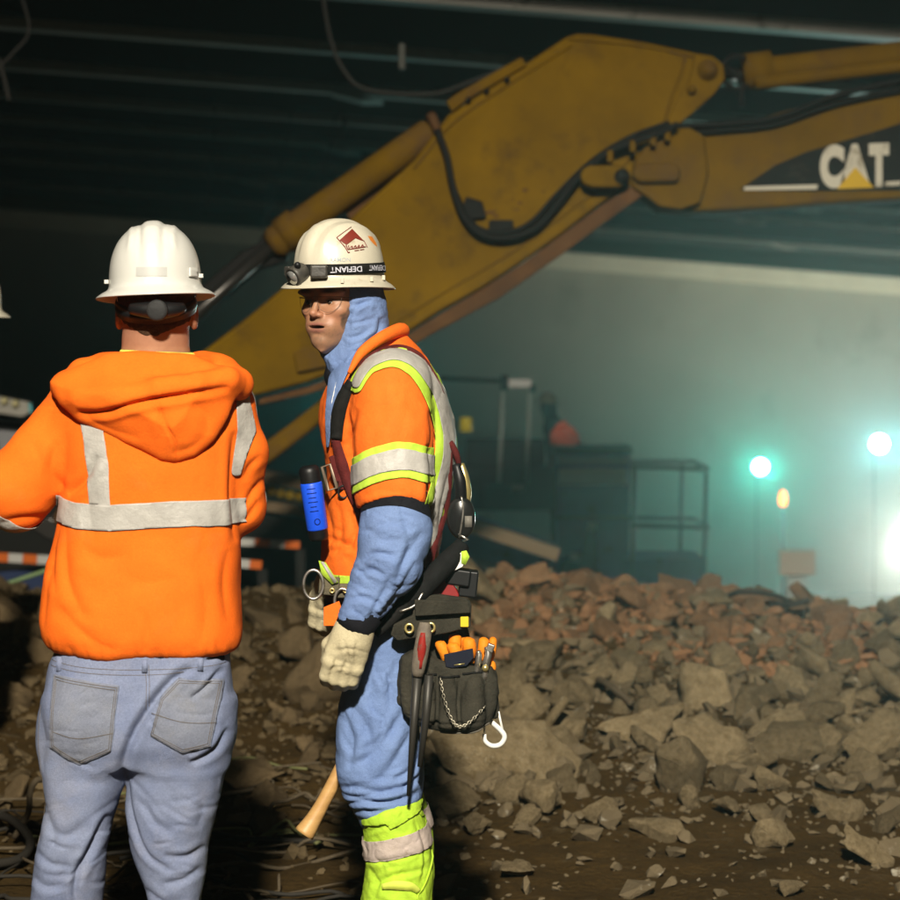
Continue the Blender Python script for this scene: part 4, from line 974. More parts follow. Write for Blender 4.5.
JS = surf(jacket_f, (-105, 345, -90), (285, 662, 135), 2.3)
P = JS.P
JS.bumps(2.2, 42, 1).crumple(.7, 44, 2)
JS.creases([
    ([(74, 492), (92, 478), (108, 452)], 4, 5), ([(66, 515), (58, 555), (64, 590)], 5, 3), ([(72, 520), (76, 575), (98, 615)], 6, 3.2), ([(60, 545), (52, 590), (50, 625)], 4, 2),
    ([(92, 540), (110, 552), (140, 548)], 9, 2.4), ([(68, 600), (100, 630), (128, 642)], 6, 2.4), ([(120, 560), (150, 575), (185, 572)], 10, 1.8),
    ([(238, 430), (236, 490), (238, 540)], 4, 6), ([(246, 505), (253, 492), (264, 478)], 3, 3), ([(243, 480), (252, 465), (262, 455)], 3, 2.6), ([(240, 520), (250, 515), (258, 500)], 3, 2.4),
    ([(232, 545), (228, 580), (232, 620)], 4, 2.2), ([(60, 405), (48, 430), (28, 452)], 8, 2), ([(62, 440), (58, 470), (70, 488)], 5, 3), ([(40, 440), (50, 465), (60, 490)], 5, 2),
    ([(5, 520), (30, 516), (55, 516)], 4, 2.8), ([(150, 600), (156, 620), (152, 645)], 3.5, 1.6), ([(105, 470), (98, 500), (104, 540)], 6, 1.6), ([(205, 560), (212, 600), (208, 640)], 6, 1.6)]
    + [([(x+random.uniform(-4, 4), 632+random.random()*9), (x+random.uniform(-5, 5), 653)], random.uniform(1.6, 3.4), random.uniform(.2, 1.1)) for x in range(56, 236, 8)])
jacket = mk('hooded_jacket', JS.P, JS.Q, M_orange, p1, F1)
HSf = surf(hood, (44, 340, -105), (258, 472, 50), 2.0)
HSf.bumps(1.5, 32, 5).crumple(.35, 30, 6)
HSf.creases([([(86, 412), (118, 410), (150, 401), (190, 394), (236, 386)], 3.2, 5.5), ([(168, 398), (174, 418), (185, 440), (184, 460)], 1.6, 1.8), ([(160, 402), (172, 412), (178, 432)], 5, 2.2),
             ([(120, 360), (140, 378), (165, 384)], 9, 1.8), ([(80, 402), (112, 424), (150, 436)], 6, 2.2), ([(200, 398), (214, 412), (216, 432)], 6, 2.2), ([(180, 450), (200, 444), (214, 432)], 4, 1.4), ([(186, 358), (200, 372), (226, 378)], 7, 1.6)])
mk('hood', HSf.P, HSf.Q, M_orange, jacket, F1)
seam = stitch(HSf, [(168, 402), (174, 418), (184, 438), (184, 458)], .5, .1, 24, sm=True); mk('hood_seam', *seam, M_orange, jacket, F1)
# reflective tape on the jacket
P, Nn = JS.P, JS.N
fa = arms((P[:, 0], P[:, 1], P[:, 2])); ft = loft((P[:, 0], P[:, 1], P[:, 2]), T_j, 2.5, 8); back = -Nn[:, 2]-.05
on_t = (fa-ft)*.5+1.5; on_a = (ft-fa)*.5+1.0
vc = np.interp(P[:, 0], [60, 85, 120, 180, 241], [506, 512, 513, 509, 509])
wob = .8*vnoise(P, 14, 9)
mk('reflective_band', *patch(JS, [12.6+wob-np.abs(P[:, 1]-vc), on_t], 1.3), M_silver, jacket, F1, solid=.0012)
lx = np.interp(P[:, 1], [405, 420, 460, 500], [95, 101, 107, 109]); 
mk('reflective_strip', *patch(JS, [10.8+wob-np.abs(P[:, 0]-lx), P[:, 1]-400, np.minimum(vc-12.5-P[:, 1], 99), back, on_t], 1.3), M_silver, jacket, F1, solid=.0012)
d, _, _ = lined(P[:, 0], P[:, 1], [(244, 398), (248, 430), (238, 470)])
mk('reflective_strip', *patch(JS, [8.2-np.interp(P[:, 1], [395, 430, 475], [3, 0, 4])-d, back+.3], 1.5), M_silver, jacket, F1, solid=.0012)
ta = ((P[:, 0]-2)*(-.62)+(P[:, 1]-512)*.5)                                    # band round the left sleeve
ax = np.array([-62, 55, 45.]); ax /= np.linalg.norm(ax); sl = (P-np.array([10, 512, -18.]))@ax
mk('sleeve_band', *patch(JS, [11-np.abs(sl-4), on_a, 90-P[:, 0]], 1.3), M_silver, jacket, F1, solid=.0012)
ax = np.array([-35, -16, 72.]); ax /= np.linalg.norm(ax); sl = (P-np.array([231, 507, 30.]))@ax
mk('sleeve_band', *patch(JS, [11-np.abs(sl-4), on_a, P[:, 0]-150], 1.3), M_silver, jacket, F1, solid=.0012)
for k, x in enumerate((-1, 1)):
    mk('cuff', *tube(smoothpath([(-64, 474, 58), (-70, 473, 66)] if k == 0 else [(200, 492, 92), (194, 490, 102)], 6), [25, 19] if k == 0 else [22, 18], 20), M_orange, jacket, F1)
# black shirt hem under the jacket
T_sh = table([(636, 60, 232, -2, 58), (664, 58, 229, -2, 56)]); SH = surf(lambda p: loft(p, T_sh, 2.4, 3), (50, 630, -70), (240, 672, 70), 3); mk('shirt_hem', SH.P, SH.Q, M_dark, p1, F1)

# jeans
T_p = table([(646, 59, 230, -2, 58), (662, 51, 231, -2, 59), (685, 46, 233, -3, 60), (710, 44, 234, -4, 60), (740, 43, 231, -4, 56), (762, 52, 222, -2, 46)], 4)
T_jl, T_jr = table(J_l, 4), table(J_r, 4)
def jeans_f(p):
    U, V, Wp = p
    f = smin(loft(p, T_jl, 2.25, 6), loft(p, T_jr, 2.25, 6), 5)
    f = smin(f, loft(p, T_p, 2.5, 5), 14)
    f = smin(f, ell(p, (92, 712, -22), (44, 42, 42)), 12); f = smin(f, ell(p, (184, 718, -20), (44, 42, 42)), 12)
    return f
JE = surf(jeans_f, (10, 640, -90), (246, 1040, 75), 2.2)
JE.bumps(1.3, 30, 11, (1, .8, 1)).crumple(.65, 30, 12, (.8, 1.2, 1))
rnd = random.Random(3)
cr = [([(199, 660), (179, 672), (156, 700), (138, 734), (128, 768)], 4.2, 8), ([(225, 664), (212, 678), (196, 690)], 2.6, 4), ([(232, 722), (220, 742), (196, 754)], 3.2, 5.5), ([(206, 655), (222, 652), (230, 660)], 3, 3),
      ([(131, 770), (134, 805), (150, 846), (176, 864)], 3.0, 3.6), ([(112, 808), (96, 842), (81, 872), (81, 905)], 3.4, 6.5), ([(50, 800), (60, 830), (50, 852)], 5, 2.5),
      ([(40, 846), (56, 856), (78, 858)], 4, 3), ([(36, 872), (50, 880), (70, 876)], 4, 2.4), ([(207, 842), (190, 850), (168, 848)], 3.5, 3.4), ([(205, 862), (190, 872), (165, 878)], 3.5, 3), ([(148, 886), (165, 896), (190, 894)], 4, 2.6),
      ([(92, 700), (72, 722), (62, 745)], 8, 1.4), ([(110, 690), (96, 730), (90, 770)], 9, 1.6), ([(60, 780), (84, 770), (110, 776)], 7, 1.4), ([(170, 770), (180, 800), (172, 830)], 9, 1.8), ([(150, 790), (160, 812), (178, 826)], 5, 2),
      ([(200, 776), (208, 800), (200, 822)], 6, 2), ([(44, 700), (52, 730), (48, 760)], 5, 1.5), ([(70, 655), (64, 690), (66, 700)], 5, 1), ([(95, 812), (76, 826), (58, 822)], 5, 2), ([(88, 850), (70, 866), (48, 866)], 4, 2.2)]
for k in range(46):
    u, v = rnd.choice([(rnd.uniform(45, 118), rnd.uniform(760, 900)), (rnd.uniform(135, 215), rnd.uniform(760, 900)), (rnd.uniform(50, 225), rnd.uniform(670, 760))]); a = rnd.uniform(-.7, .7)+(.3 if u > 125 else -.3); l = rnd.uniform(8, 22)
    cr.append(([(u-l*math.cos(a), v-l*math.sin(a)), (u, v+rnd.uniform(-3, 3)), (u+l*math.cos(a), v+l*math.sin(a))], rnd.uniform(1.4, 2.8), rnd.uniform(.4, 1.3)))
JE.creases(cr)
jeans = mk('jeans', JE.P, JE.Q, M_denim, p1, F1)
P, Nn = JE.P, JE.N; back = -Nn[:, 2]-.0
PK = [[(61, 668), (128, 676), (121, 740), (88, 755), (59, 738)], [(169, 688), (186, 670), (227, 674), (216, 737), (190, 742), (158, 724)]]
for k, pk in enumerate(PK):
    pocket = mk('back_pocket', *patch(JE, [-polyd(P[:, 0], P[:, 1], pk)+.6*vnoise(P, 12, 4), back], 1.0), M_pocket, jeans, F1, solid=.0016)
    c = np.mean(pk, 0); S2 = Surf(JE.P+JE.N*1.8, JE.Q).normals()
    for q in (.955, .90): mk('pocket_stitching', *stitch(S2, [tuple(c+(np.array(x)-c)*q) for x in pk+pk[:1]], .30, .25, 90), M_stitch, pocket, F1)
    ln = [(62, 722), (90, 727), (122, 722)] if k == 0 else [(160, 702), (190, 711), (222, 714)]
    mk('pocket_stitching', *stitch(S2, ln, .3, .25, 30, sm=True), M_stitch, pocket, F1)
for ln in ([(56, 656), (100, 660), (150, 661), (228, 659)], [(56, 661), (100, 665), (150, 666), (190, 664)], [(153, 656), (155, 680), (154, 700)], [(156.5, 656), (158, 680), (157, 697)], [(46, 700), (44, 740), (48, 790), (41, 840)]):
    mk('seam_stitching', *stitch(JE, ln, .3, .1, 60, sm=True), M_stitch, jeans, F1)
for x, l in ((153, 12), (66, 14), (206, 12)):
    mk('belt_loop', *ribbon(JE, [(x, 651), (x, 651+l)], 5.5, 1.4, 1.0, 8, sm=False), M_denim, jeans, F1)
def boot(parent, fr, c, ang, s, m=M_black):
    ca, sa = math.cos(ang), math.sin(ang)
    def f(p):
        U, V, Wp = p; x = (U-c[0])*ca+(Wp-c[1])*sa; y = -(U-c[0])*sa+(Wp-c[1])*ca; q = (x, V, y)
        g = chain(q, [(0, c[2]-s*.13, -s*.02, s*.058), (0, c[2]-s*.06, s*.0, s*.052)], 5); g = smin(g, cone(q, (0, c[2]-s*.045, -s*.06), (0, c[2]-s*.035, s*.15), s*.043, s*.045), s*.03)
        return smax(g, V-(c[2]-s*.012), 2)
    B = surf(f, (c[0]-s*.26, c[2]-s*.24, c[1]-s*.26), (c[0]+s*.26, c[2]+5, c[1]+s*.26), 4.5)
    b = mk('work_boot', B.P, B.Q, m, parent, fr)
    so = [(x*math.cos(-ang)*1 + 0, 0) for x in (0,)]
    out = []
    for t in np.linspace(0, 2*math.pi, 28, endpoint=False):
        lx, ly = s*.05*math.cos(t), s*.135*math.sin(t)+s*.045
        out.append((c[0]+lx*ca-ly*sa, c[1]+lx*sa+ly*ca))
    mk('sole', *prism(out, c[2]-s*.02, c[2], (0, 2, 1)), M_rust, b, fr)
boot(p1, F1, (62, 6, 1054), 0.15, 450); boot(p1, F1, (176, 10, 1054), -.25, 450)

# hard hat with its ratchet
hat1, HT, put1 = hard_hat('hard_hat', p1, F1, (155.5, 294, 2), 450, 4, -3, -2.2, M_white, side=.102, front=.122, h=.136)
lab = patch(HT, [-(np.abs(HT.P[:, 0]-158)-15), -(np.abs(HT.P[:, 1]-273)-4.5), -HT.N[:, 2]], .5)
mk('grey_label', *lab, mat('grey_label', (.42, .42, .40), .4), hat1, F1)
lab = patch(HT, [-(np.abs(HT.P[:, 0]-195)-3.2), -(np.abs(HT.P[:, 1]-273)-4.5), -HT.N[:, 2]], .8)
mk('clip', *lab, M_white, hat1, F1, solid=.002)
for x, y in ((108, 282), (202, 276), (196, 278)): mk('clip', *cat(box((x, y, -8), (2.2, 2, 3))), M_white, hat1, F1, bevel=.001)
band = [(156+40*math.sin(t), 307+3*math.cos(t), 4-48*math.cos(t)) for t in np.linspace(-1.5, 1.5, 30)]
V, Fc = tube(band, 1.6, 4); V[:, 1] = 308+(V[:, 1]-308)*4.6
mk('headband', V, Fc, M_black, hat1, F1)
mk('ratchet_cover', *tube(smoothpath([(138, 309, -46), (150, 310, -51), (165, 311, -52), (180, 310, -47), (188, 308, -40)], 16), [6, 7.5, 9.5, 7.5, 5], 12), M_black, hat1, F1)
knob = mk('ratchet_knob', *lathe([(10.5, 0), (10.5, 5), (9.6, 7), (7.5, 7.6), (0.1, 7.7)], (0, 0, 0), 28), mat('grey_knob', (.03, .03, .03), .55, (.022, .022, .022), 60, .2, 60), hat1, F1)
co = np.array([(165+v[0], 311-v[1], -57-v[2]) for v in lathe([(10.5, 0), (10.5, 5), (9.6, 7), (7.5, 7.6), (0.1, 7.7)], (0, 0, 0), 28)[0]])
w = F1(co)-np.array(origin_of(p1)); [setattr(knob.data.vertices[i], 'co', w[i]) for i in range(len(w))]
# ------------------------------------------------------------------ worker facing left: blue coverall, orange vest, tool belt
F2 = Frame(5.5)
p2 = empty('person', tuple(F2([[392, 990, 0]])[0]), 'person facing left in orange vest, blue coverall, lime gaiters and tool belt', 'person')
HC = np.array([338.5, 303, -2.]); FY = math.radians(34)
FW = np.array([-math.sin(FY), 0, -math.cos(FY)]); LT = np.array([math.cos(FY), 0, -math.sin(FY)])     # face forward, towards his left
def hframe(p):
    U, V, Wp = p; du, dw = U-HC[0], Wp-HC[2]
    return du*LT[0]+dw*LT[2], du*FW[0]+dw*FW[2], np.where(V > HC[1], -(V-HC[1])/.87, -(V-HC[1]))            # a across, b forward, c up
T_face = table([(-60, 14, 0, 24, 8), (-53, -8, 8, 20, 13), (-49, -14, 14, 17.5, 17), (-42, -18, 18, 13, 21.5), (-32, -22.5, 22.5, 9.5, 24.5), (-18, -26.5, 26.5, 4, 30), (-6, -29.5, 29.5, 1, 33),
                (4, -30, 30, 0, 34), (14, -30.5, 30.5, -1, 36.5), (30, -30, 30, -3, 38), (45, -24, 24, -6, 34), (55, -12, 12, -8, 22)], 3)
T_face = ([T_face[0][0], np.minimum(T_face[0][1], -1), np.maximum(T_face[0][2], 1), T_face[0][3], T_face[0][4]], T_face[1], T_face[2])
def face_f(p):
    a, b, c = hframe(p)
    f = loft((a, c, b), T_face, 2.25, 6)
    E = lambda ce, r: ell((a, b, c), ce, r)
    Cn = lambda p0, p1, r0, r1: cone((a, b, c), p0, p1, r0, r1)
    aa = np.abs(a)
    Em = lambda ce, r: ell((aa, b, c), ce, r)
    Cm = lambda p0, p1, r0, r1: cone((aa, b, c), p0, p1, r0, r1)
    f = smin(f, Em((15, 28.5, 10.5), (13, 7.5, 4.2)), 5)                    # brow
    f = smin(f, Em((17, 22.0, -9), (9, 8, 7)), 10)                          # cheekbone
    f = smax(f, -Em((13.5, 38.5, 1), (8.5, 8.5, 5.6)), 4)                   # socket
    f = smin(f, Em((13.2, 25.8, .5), (6.8, 6.8, 5.2)), 1.0)                 # lidded eye
    f = smax(f, -Em((13.2, 33.6, .2), (5.2, 3.2, 2.1)), .4)                 # lid opening
    f = smin(f, Cn((0, 33.5, 6), (0, 41, -12), 2.4, 3.6), 4)              # nose
    f = smin(f, Cn((0, 41.4, -12), (0, 40.5, -14), 3.7, 3.3), 2)
    f = smin(f, Em((4.6, 36.4, -14), (2.9, 3.9, 2.9)), 2)
    f = smax(f, -Em((2.7, 40.2, -17.6), (1.5, 2.4, 1.5)), .8)
    f = smin(f, E((0, 28, -27), (17, 8.5, 11)), 8)                          # mouth barrel
    f = smin(f, E((0, 34.2, -24.4), (11.5, 3.0, 1.9)), 2.2); f = smin(f, E((0, 33.5, -31.2), (10, 3.3, 2.5)), 2.2)
    f = smax(f, -E((0, 37, -27.8), (9.8, 8, 1.7)), .8)
    f = smax(f, -E((0, 38.4, -36.3), (6, 3, 1.8)), 2)
    f = smin(f, E((0, 30.5, -43), (8, 6, 6)), 5)                          # chin
    f = smax(f, -Cn((0, 40.5, -18), (0, 40.3, -22), .8, .9), 1.2)
    f = smin(f, Em((30, -6, -6), (3.2, 6.5, 11)), 2)                        # ears, under the hood
    return f
T_b2 = table([(350, 350, 390, 2, 20), (366, 345, 415, 0, 46), (390, 340, 428, 0, 56), (440, 336, 440, 0, 56), (500, 338, 436, 0, 50), (560, 338, 426, 0, 50), (620, 352, 420, 0, 54), (680, 356, 410, 0, 52)])
LEG_N = [(615, 345, 420, -33, 38), (660, 347, 418, -37, 38), (700, 341, 419, -39, 38), (740, 338, 422, -41, 38), (768, 340, 424, -42, 37), (788, 345, 422, -42, 35), (800, 355, 419, -42, 33), (820, 364, 422, -40, 30)]
LEG_F = [(r[0], r[1]+7, r[2]-5, -r[3], r[4]-2) for r in LEG_N]
SHIN_N = [(r[0], r[1]+8, r[2]-8, r[3], r[4]-8) for r in LEG_N] + [(860, 378, 423, -40, 25), (920, 380, 418, -38, 20), (975, 382, 410, -38, 18)]
SHIN_F = [(r[0], r[1], r[2], -r[3], r[4]) for r in SHIN_N]
T_s1, T_s2 = table(SHIN_N), table(SHIN_F)
ARM_N = [(396, 392, -64, 37), (398, 440, -78, 34), (398, 522, -98, 32), (392, 552, -104, 29), (362, 602, -112, 19)]
ARM_F = [(388, 398, 62, 34), (362, 470, 76, 28), (345, 530, 74, 24), (331, 585, 46, 15)]
GLOVE_N = (360, 612, -113); DIR_N = ((-.30, .95, -.03), (.94, .30, .16), (.10, 0, .99))
GLOVE_F = (331, 584, 44); DIR_F = ((-.22, .96, .15), (.88, .20, -.42), (.30, .05, .9))
def body2(p):
    f = loft(p, T_b2, 2.2, 8)
    f = smin(f, chain(p, [(368, 385, 2, 22), (354, 352, 3, 20), (346, 325, 5, 22)], 6), 8)
    f = smin(f, face_f(p), 4)
    for A in (ARM_N, ARM_F): f = smin(f, chain(p, [(a, b, c, r*.68) for a, b, c, r in A], 6), 8)
    f = smin(f, hand(p, GLOVE_N, DIR_N, .94, g=-1), 4); f = smin(f, hand(p, GLOVE_F, DIR_F, .9, g=-1), 4)
    for T in (T_s1, T_s2): f = smin(f, loft(p, T, 2, 8), 8)
    return f
B2 = surf(body2, (290, 240, -150), (450, 985, 120), 3.6, fine=((294, 352, 1.0), (284, 360, 1.0), (-52, 30, 1.0)))
# skin colours: lips, brows, stubble and the smear of mud on the cheek
P = B2.P; a_, b_, c_ = hframe((P[:, 0], P[:, 1], P[:, 2]))
def blob(ca, cc, ra, rc, aa=a_): return np.exp(-(((aa-ca)/ra)**2+((c_-cc)/rc)**2)**1.5)*(b_ > 8)
col = np.tile(np.array([.33, .165, .09]), (len(P), 1))
def paint(m, c): 
    global col
    m = np.clip(m, 0, 1)[:, None]; col = col*(1-m)+np.array(c)*m
paint(.5*blob(0, -14, 9, 6)+.35*(blob(18, -14, 9, 9, np.abs(a_))), (.44, .18, .11))
paint(.9*(blob(0, -24.6, 11, 2.4)+blob(0, -31.5, 10, 3.2)), (.29, .11, .085))
paint(.98*blob(0, -27.9, 9.2, 1.5), (.06, .02, .018))
paint(.95*blob(14, 11.5+.0*a_, 9.5, 2.6, np.abs(a_)), (.035, .02, .012))
paint(.55*np.clip(1-np.abs(c_+43)/16, 0, 1)*(b_ > 0)*(.7+.3*vnoise(P, 2, 5)), (.17, .11, .075))
paint(.45*blob(0, -20.5, 10, 2.4), (.22, .14, .10))
ea = a_-27+2.5*vnoise(P, 5, 8); ec = c_+20
mud = vnoise(P, 7, 31)+.5*vnoise(P, 3, 32)+1.1-((a_-29)/9.5)**2-((c_+22)/17)**2
paint(.92*np.clip(mud*1.6, 0, 1)*np.clip((a_-12)/6, 0, 1)*(.75+.35*vnoise(P, 3, 2)), (.06, .048, .03))
paint(.85*np.exp(-(((np.abs(a_)-13.2)/5.4)**2+((c_-2.2)/1.0)**2)**2)*(b_ > 20), (.03, .02, .015))
paint(.5*np.clip(vnoise(P, 1.6, 77)*1.2, 0, 1)*np.clip(1-np.abs(c_+36)/22, 0, 1)*(b_ > -5), (.12, .08, .055))
body = mk('body', B2.P, B2.Q, None, p2, F2)
ca = body.data.color_attributes.new('skin_tone', 'FLOAT_COLOR', 'POINT')
ca.data.foreach_set('color', np.concatenate([col, np.ones((len(P), 1))], 1).ravel())
ms = mat('painted_skin', (.5, .27, .17), .48, bump=.10, bscale=260, spec=.45); nt = ms.node_tree
an = nt.nodes.new('ShaderNodeAttribute'); an.attribute_name = 'skin_tone'; nt.links.new(an.outputs['Color'], nt.nodes['Principled BSDF'].inputs['Base Color'])
nt.nodes['Principled BSDF'].inputs['Subsurface Weight'].default_value = .08; nt.nodes['Principled BSDF'].inputs['Subsurface Radius'].default_value = (.01, .004, .002)
body.data.materials.append(ms)
def hp(a, b, c): return HC+LT*a+FW*b+np.array([0, -c, 0])
M_eye = mat('eye_white', (.34, .30, .27), .3); M_iris = mat('dark_iris', (.03, .018, .01), .15)
for sx in (-1, 1):
    e = mk('eye', *lathe([(5.6*math.sin(t), 5.6*math.cos(t)) for t in np.linspace(.01, 3.13, 14)], tuple(hp(13.2*sx, 25.8, .2)), 20), M_eye, body, F2)
    mk('iris', *lathe([(2.9*math.sin(t), 2.9*math.cos(t)) for t in np.linspace(.01, 3.13, 8)], tuple(hp(13.2*sx-1.2, 29.7, 0)), 12), M_iris, e, F2)
# clear safety glasses
rimM = mat('glasses_rim', (.10, .08, .06), .3)
gl = mk('safety_glasses', *tube(np.array([hp(a, 41-.010*a*a-.5*abs(a)*.35, 5.5) for a in np.linspace(-27, 27, 24)]), .28, 6), rimM, p2, F2)
for sx in (-1, 1):
    lens = [hp(sx*x, 40.2-.010*x*x-.17*x, y) for x, y in [(4, 5), (3.8, 0), (6, -6), (12, -9.5), (19, -8.5), (24, -3), (26, 5)]]
    mk('lens_rim', *tube(smoothpath(lens, 30), .20, 6), rimM, gl, F2)
    mk('temple_arm', *tube(np.array([hp(sx*26.5, 28, 5), hp(sx*31, 14, 4.6), hp(sx*32.4, -4, 3)]), .45, 6), rimM, gl, F2)

# blue coverall: hood
T_hd = table([(282, 316, 380, 0, 33), (300, 312, 386, 0, 35), (318, 312, 388, 0, 35), (336, 314, 389, 0, 34), (350, 318, 392, 0, 35), (366, 327, 402, 0, 42), (384, 331, 412, 0, 50), (410, 332, 420, 0, 55)], 4)
def hood2(p):
    U, V, Wp = p; a, b, c = hframe(p)
    f = loft(p, T_hd, 2.2, 5)
    s = np.interp(V, [280, 345, 365, 385, 410], [18, 19, 24, 33, 40])
    return smax(f, b-s, 1.5)
H2 = surf(hood2, (300, 276, -66), (425, 414, 66), 1.4)
H2.bumps(.8, 13, 21, (1, .7, 1)).crumple(1.0, 13, 22, (.7, 1.1, 1))
H2.creases([([(381, 318), (380, 332), (366, 346), (348, 374), (338, 386)], 2.6, 5), ([(348, 306), (362, 304), (374, 300)], 2, 1.8), ([(350, 318), (358, 308), (368, 302)], 2, 1.8), ([(348, 338), (360, 336), (370, 330)], 2, 1.8),
            ([(348, 348), (358, 345), (368, 338)], 1.8, 1.5), ([(350, 325), (362, 322), (378, 318)], 2, 1.4), ([(372, 350), (360, 364), (350, 380)], 2.2, 2), ([(388, 345), (376, 356), (366, 372)], 3, 1.8), ([(347, 357), (356, 352), (364, 346)], 1.6, 1.4)])
cover = mk('coverall', None if False else np.zeros((3, 3))+np.array([392, 900, 0]), [[0, 1, 2]], M_blue, p2, F2) if False else None
T_n, T_f = table(LEG_N, 4), table(LEG_F, 4)
T_hip = table([(566, 328, 434, 0, 62), (600, 336, 434, 0, 66), (640, 344, 422, 0, 68), (675, 350, 412, 0, 62)], 4)
def pants_f(p):
    f = smin(loft(p, T_n, 2.2, 6), loft(p, T_f, 2.2, 6), 4); f = smin(f, loft(p, T_hip, 2.4, 6), 10)
    return f
PN = surf(pants_f, (322, 560, -92), (446, 826, 92), 2.1)
PN.bumps(1.2, 24, 31, (1, .9, 1)).crumple(1.4, 28, 32)
cr = [([(352, 690), (372, 720), (368, 760)], 5, 2.6), ([(410, 690), (392, 720), (372, 742), (350, 752)], 4, 3.2), ([(412, 720), (398, 745), (380, 765)], 4, 3), ([(348, 792), (366, 786), (392, 786), (420, 780)], 2.8, 5),
      ([(342, 776), (360, 773), (384, 776)], 2.6, 3), ([(345, 784), (370, 780), (405, 772), (422, 768)], 2.6, 3.5), ([(352, 798), (375, 795), (405, 790)], 2.6, 3), ([(396, 764), (410, 758), (421, 745)], 2.6, 3.5), ([(404, 776), (412, 768), (422, 764)], 2.2, 3),
      ([(345, 700), (356, 726), (352, 756)], 4, 2.2), ([(380, 640), (372, 668), (376, 700)], 5, 2.4), ([(400, 650), (392, 680), (396, 712)], 4, 2), ([(362, 640), (358, 660), (362, 684)], 5, 2), ([(388, 700), (380, 726), (360, 738)], 3, 2)]
rnd = random.Random(9)
for k in range(30):
    u, v = rnd.uniform(345, 418), rnd.uniform(640, 800); a = rnd.choice([rnd.uniform(.6, 1.4), rnd.uniform(-1.3, -.5)]) if v < 760 else rnd.uniform(-.25, .25); l = rnd.uniform(6, 18)
    cr.append(([(u-l*math.cos(a), v-l*math.sin(a)), (u+rnd.uniform(-2, 2), v+rnd.uniform(-2, 2)), (u+l*math.cos(a), v+l*math.sin(a))], rnd.uniform(1.4, 2.8), rnd.uniform(.5, 1.8)))
PN.creases(cr, lip=.6)
pants = mk('coverall_trousers', PN.P, PN.Q, M_blue, p2, F2)
mk('coverall_hood', H2.P, H2.Q, M_blue, p2, F2)
# sleeves of the coverall
for nm, A, seed in (('near', ARM_N, 41), ('far', ARM_F, 42)):
    f_ = lambda p, A=A: smax(smax(chain(p, [A[0][:3]+(A[0][3]-4,), A[1][:3]+(A[1][3]-3,)] + [a for a in A[2:]], 12), p[1]-(A[-1][1]+8) + 0*p[0], 2), (484 if A is ARM_N else 0)-p[1], 2)
    lo = (min(a[0]-a[3] for a in A)-8, 380 if nm == 'far' else 430, min(a[2]-a[3] for a in A)-8); hi = (max(a[0]+a[3] for a in A)+8, A[-1][1]+16, max(a[2]+a[3] for a in A)+8)
    SL = surf(f_, lo, hi, 1.8); SL.bumps(1.0, 20, seed, (1, 1.3, 1)).crumple(1.25, 26, seed+1, (.8, 1.3, 1))
    if nm == 'near':
        cr = [([(372, 520), (392, 512), (410, 516)], 2.6, 2), ([(368, 548), (382, 540), (402, 546)], 2.6, 2.4), ([(424, 520), (408, 548), (396, 580)], 4, 3), ([(418, 548), (404, 575), (385, 600)], 3, 3), ([(362, 560), (376, 556), (390, 562)], 2.6, 2.6),
              ([(352, 585), (368, 582), (386, 590)], 2.4, 2.6), ([(395, 560), (386, 580), (372, 606)], 2.4, 2), ([(405, 500), (412, 530), (404, 556)], 4, 2)]
        for k in range(26):
            v = rnd.uniform(496, 608); c = np.interp(v, [496, 550, 608], [398, 388, 360]); u = c+rnd.uniform(-26, 26); a = rnd.uniform(-.35, .35)+(.5 if v > 560 else 0); l = rnd.uniform(5, 15)
            cr.append(([(u-l*math.cos(a), v-l*math.sin(a)), (u, v+rnd.uniform(-2.5, 2.5)), (u+l*math.cos(a), v+l*math.sin(a))], rnd.uniform(1.2, 2.2), rnd.uniform(.4, 1.3)))
        SL.creases(cr, lip=.6); SLN = SL
    so_ = mk('coverall_sleeve', SL.P, SL.Q, M_blue, p2, F2)
    if nm == 'near': mk('sleeve_hem', *patch(SL, [496+.009*(SL.P[:, 0]-394)**2-SL.P[:, 1]], .9), M_dark, so_, F2)
# dark cuff of the sleeve
mk('sleeve_cuff', *tube(np.array([(372, 597, -110), (360, 610, -113), (357, 615, -113)]), [17, 19, 17.5], 20), M_dark, p2, F2)

# gloves
for nm, c, dr, k in (('n', GLOVE_N, DIR_N, 1.14), ('f', GLOVE_F, DIR_F, 1.08)):
    a = np.array(dr[0], float)
    def gf(p, c=c, dr=dr, k=k, a=a):
        f = hand(p, c, dr, k, g=1.6)
        q0 = np.array(c, float)-a*4; q1 = np.array(c, float)+a*12
        f = smin(f, cone(p, tuple(q0), tuple(q1), 14.5*k, 15*k), 6)
        pl = (p[0]-q0[0])*a[0]+(p[1]-q0[1])*a[1]+(p[2]-q0[2])*a[2]
        return smax(f, -(pl-2), 2)
    G = surf(gf, (c[0]-58, c[1]-14, c[2]-40), (c[0]+44, c[1]+92, c[2]+54), 1.15)
    G.bumps(.3, 14, 51).crumple(.15, 12, 52)
    cr = [([(350, 622), (353, 640), (348, 655)], 1.8, 1.2), ([(362, 622), (361, 642), (364, 658)], 1.8, 1.2), ([(340, 634), (356, 631), (372, 636)], 2, 1), ([(336, 652), (346, 649), (356, 652)], 1.8, 1), ([(344, 628), (342, 645), (336, 660)], 2, 1.1)] if nm == 'n' else [([(316, 600), (322, 612), (320, 628)], 2, 1.2)]
    G.creases(cr)
    mk('work_glove', G.P, G.Q, M_glove, p2, F2)

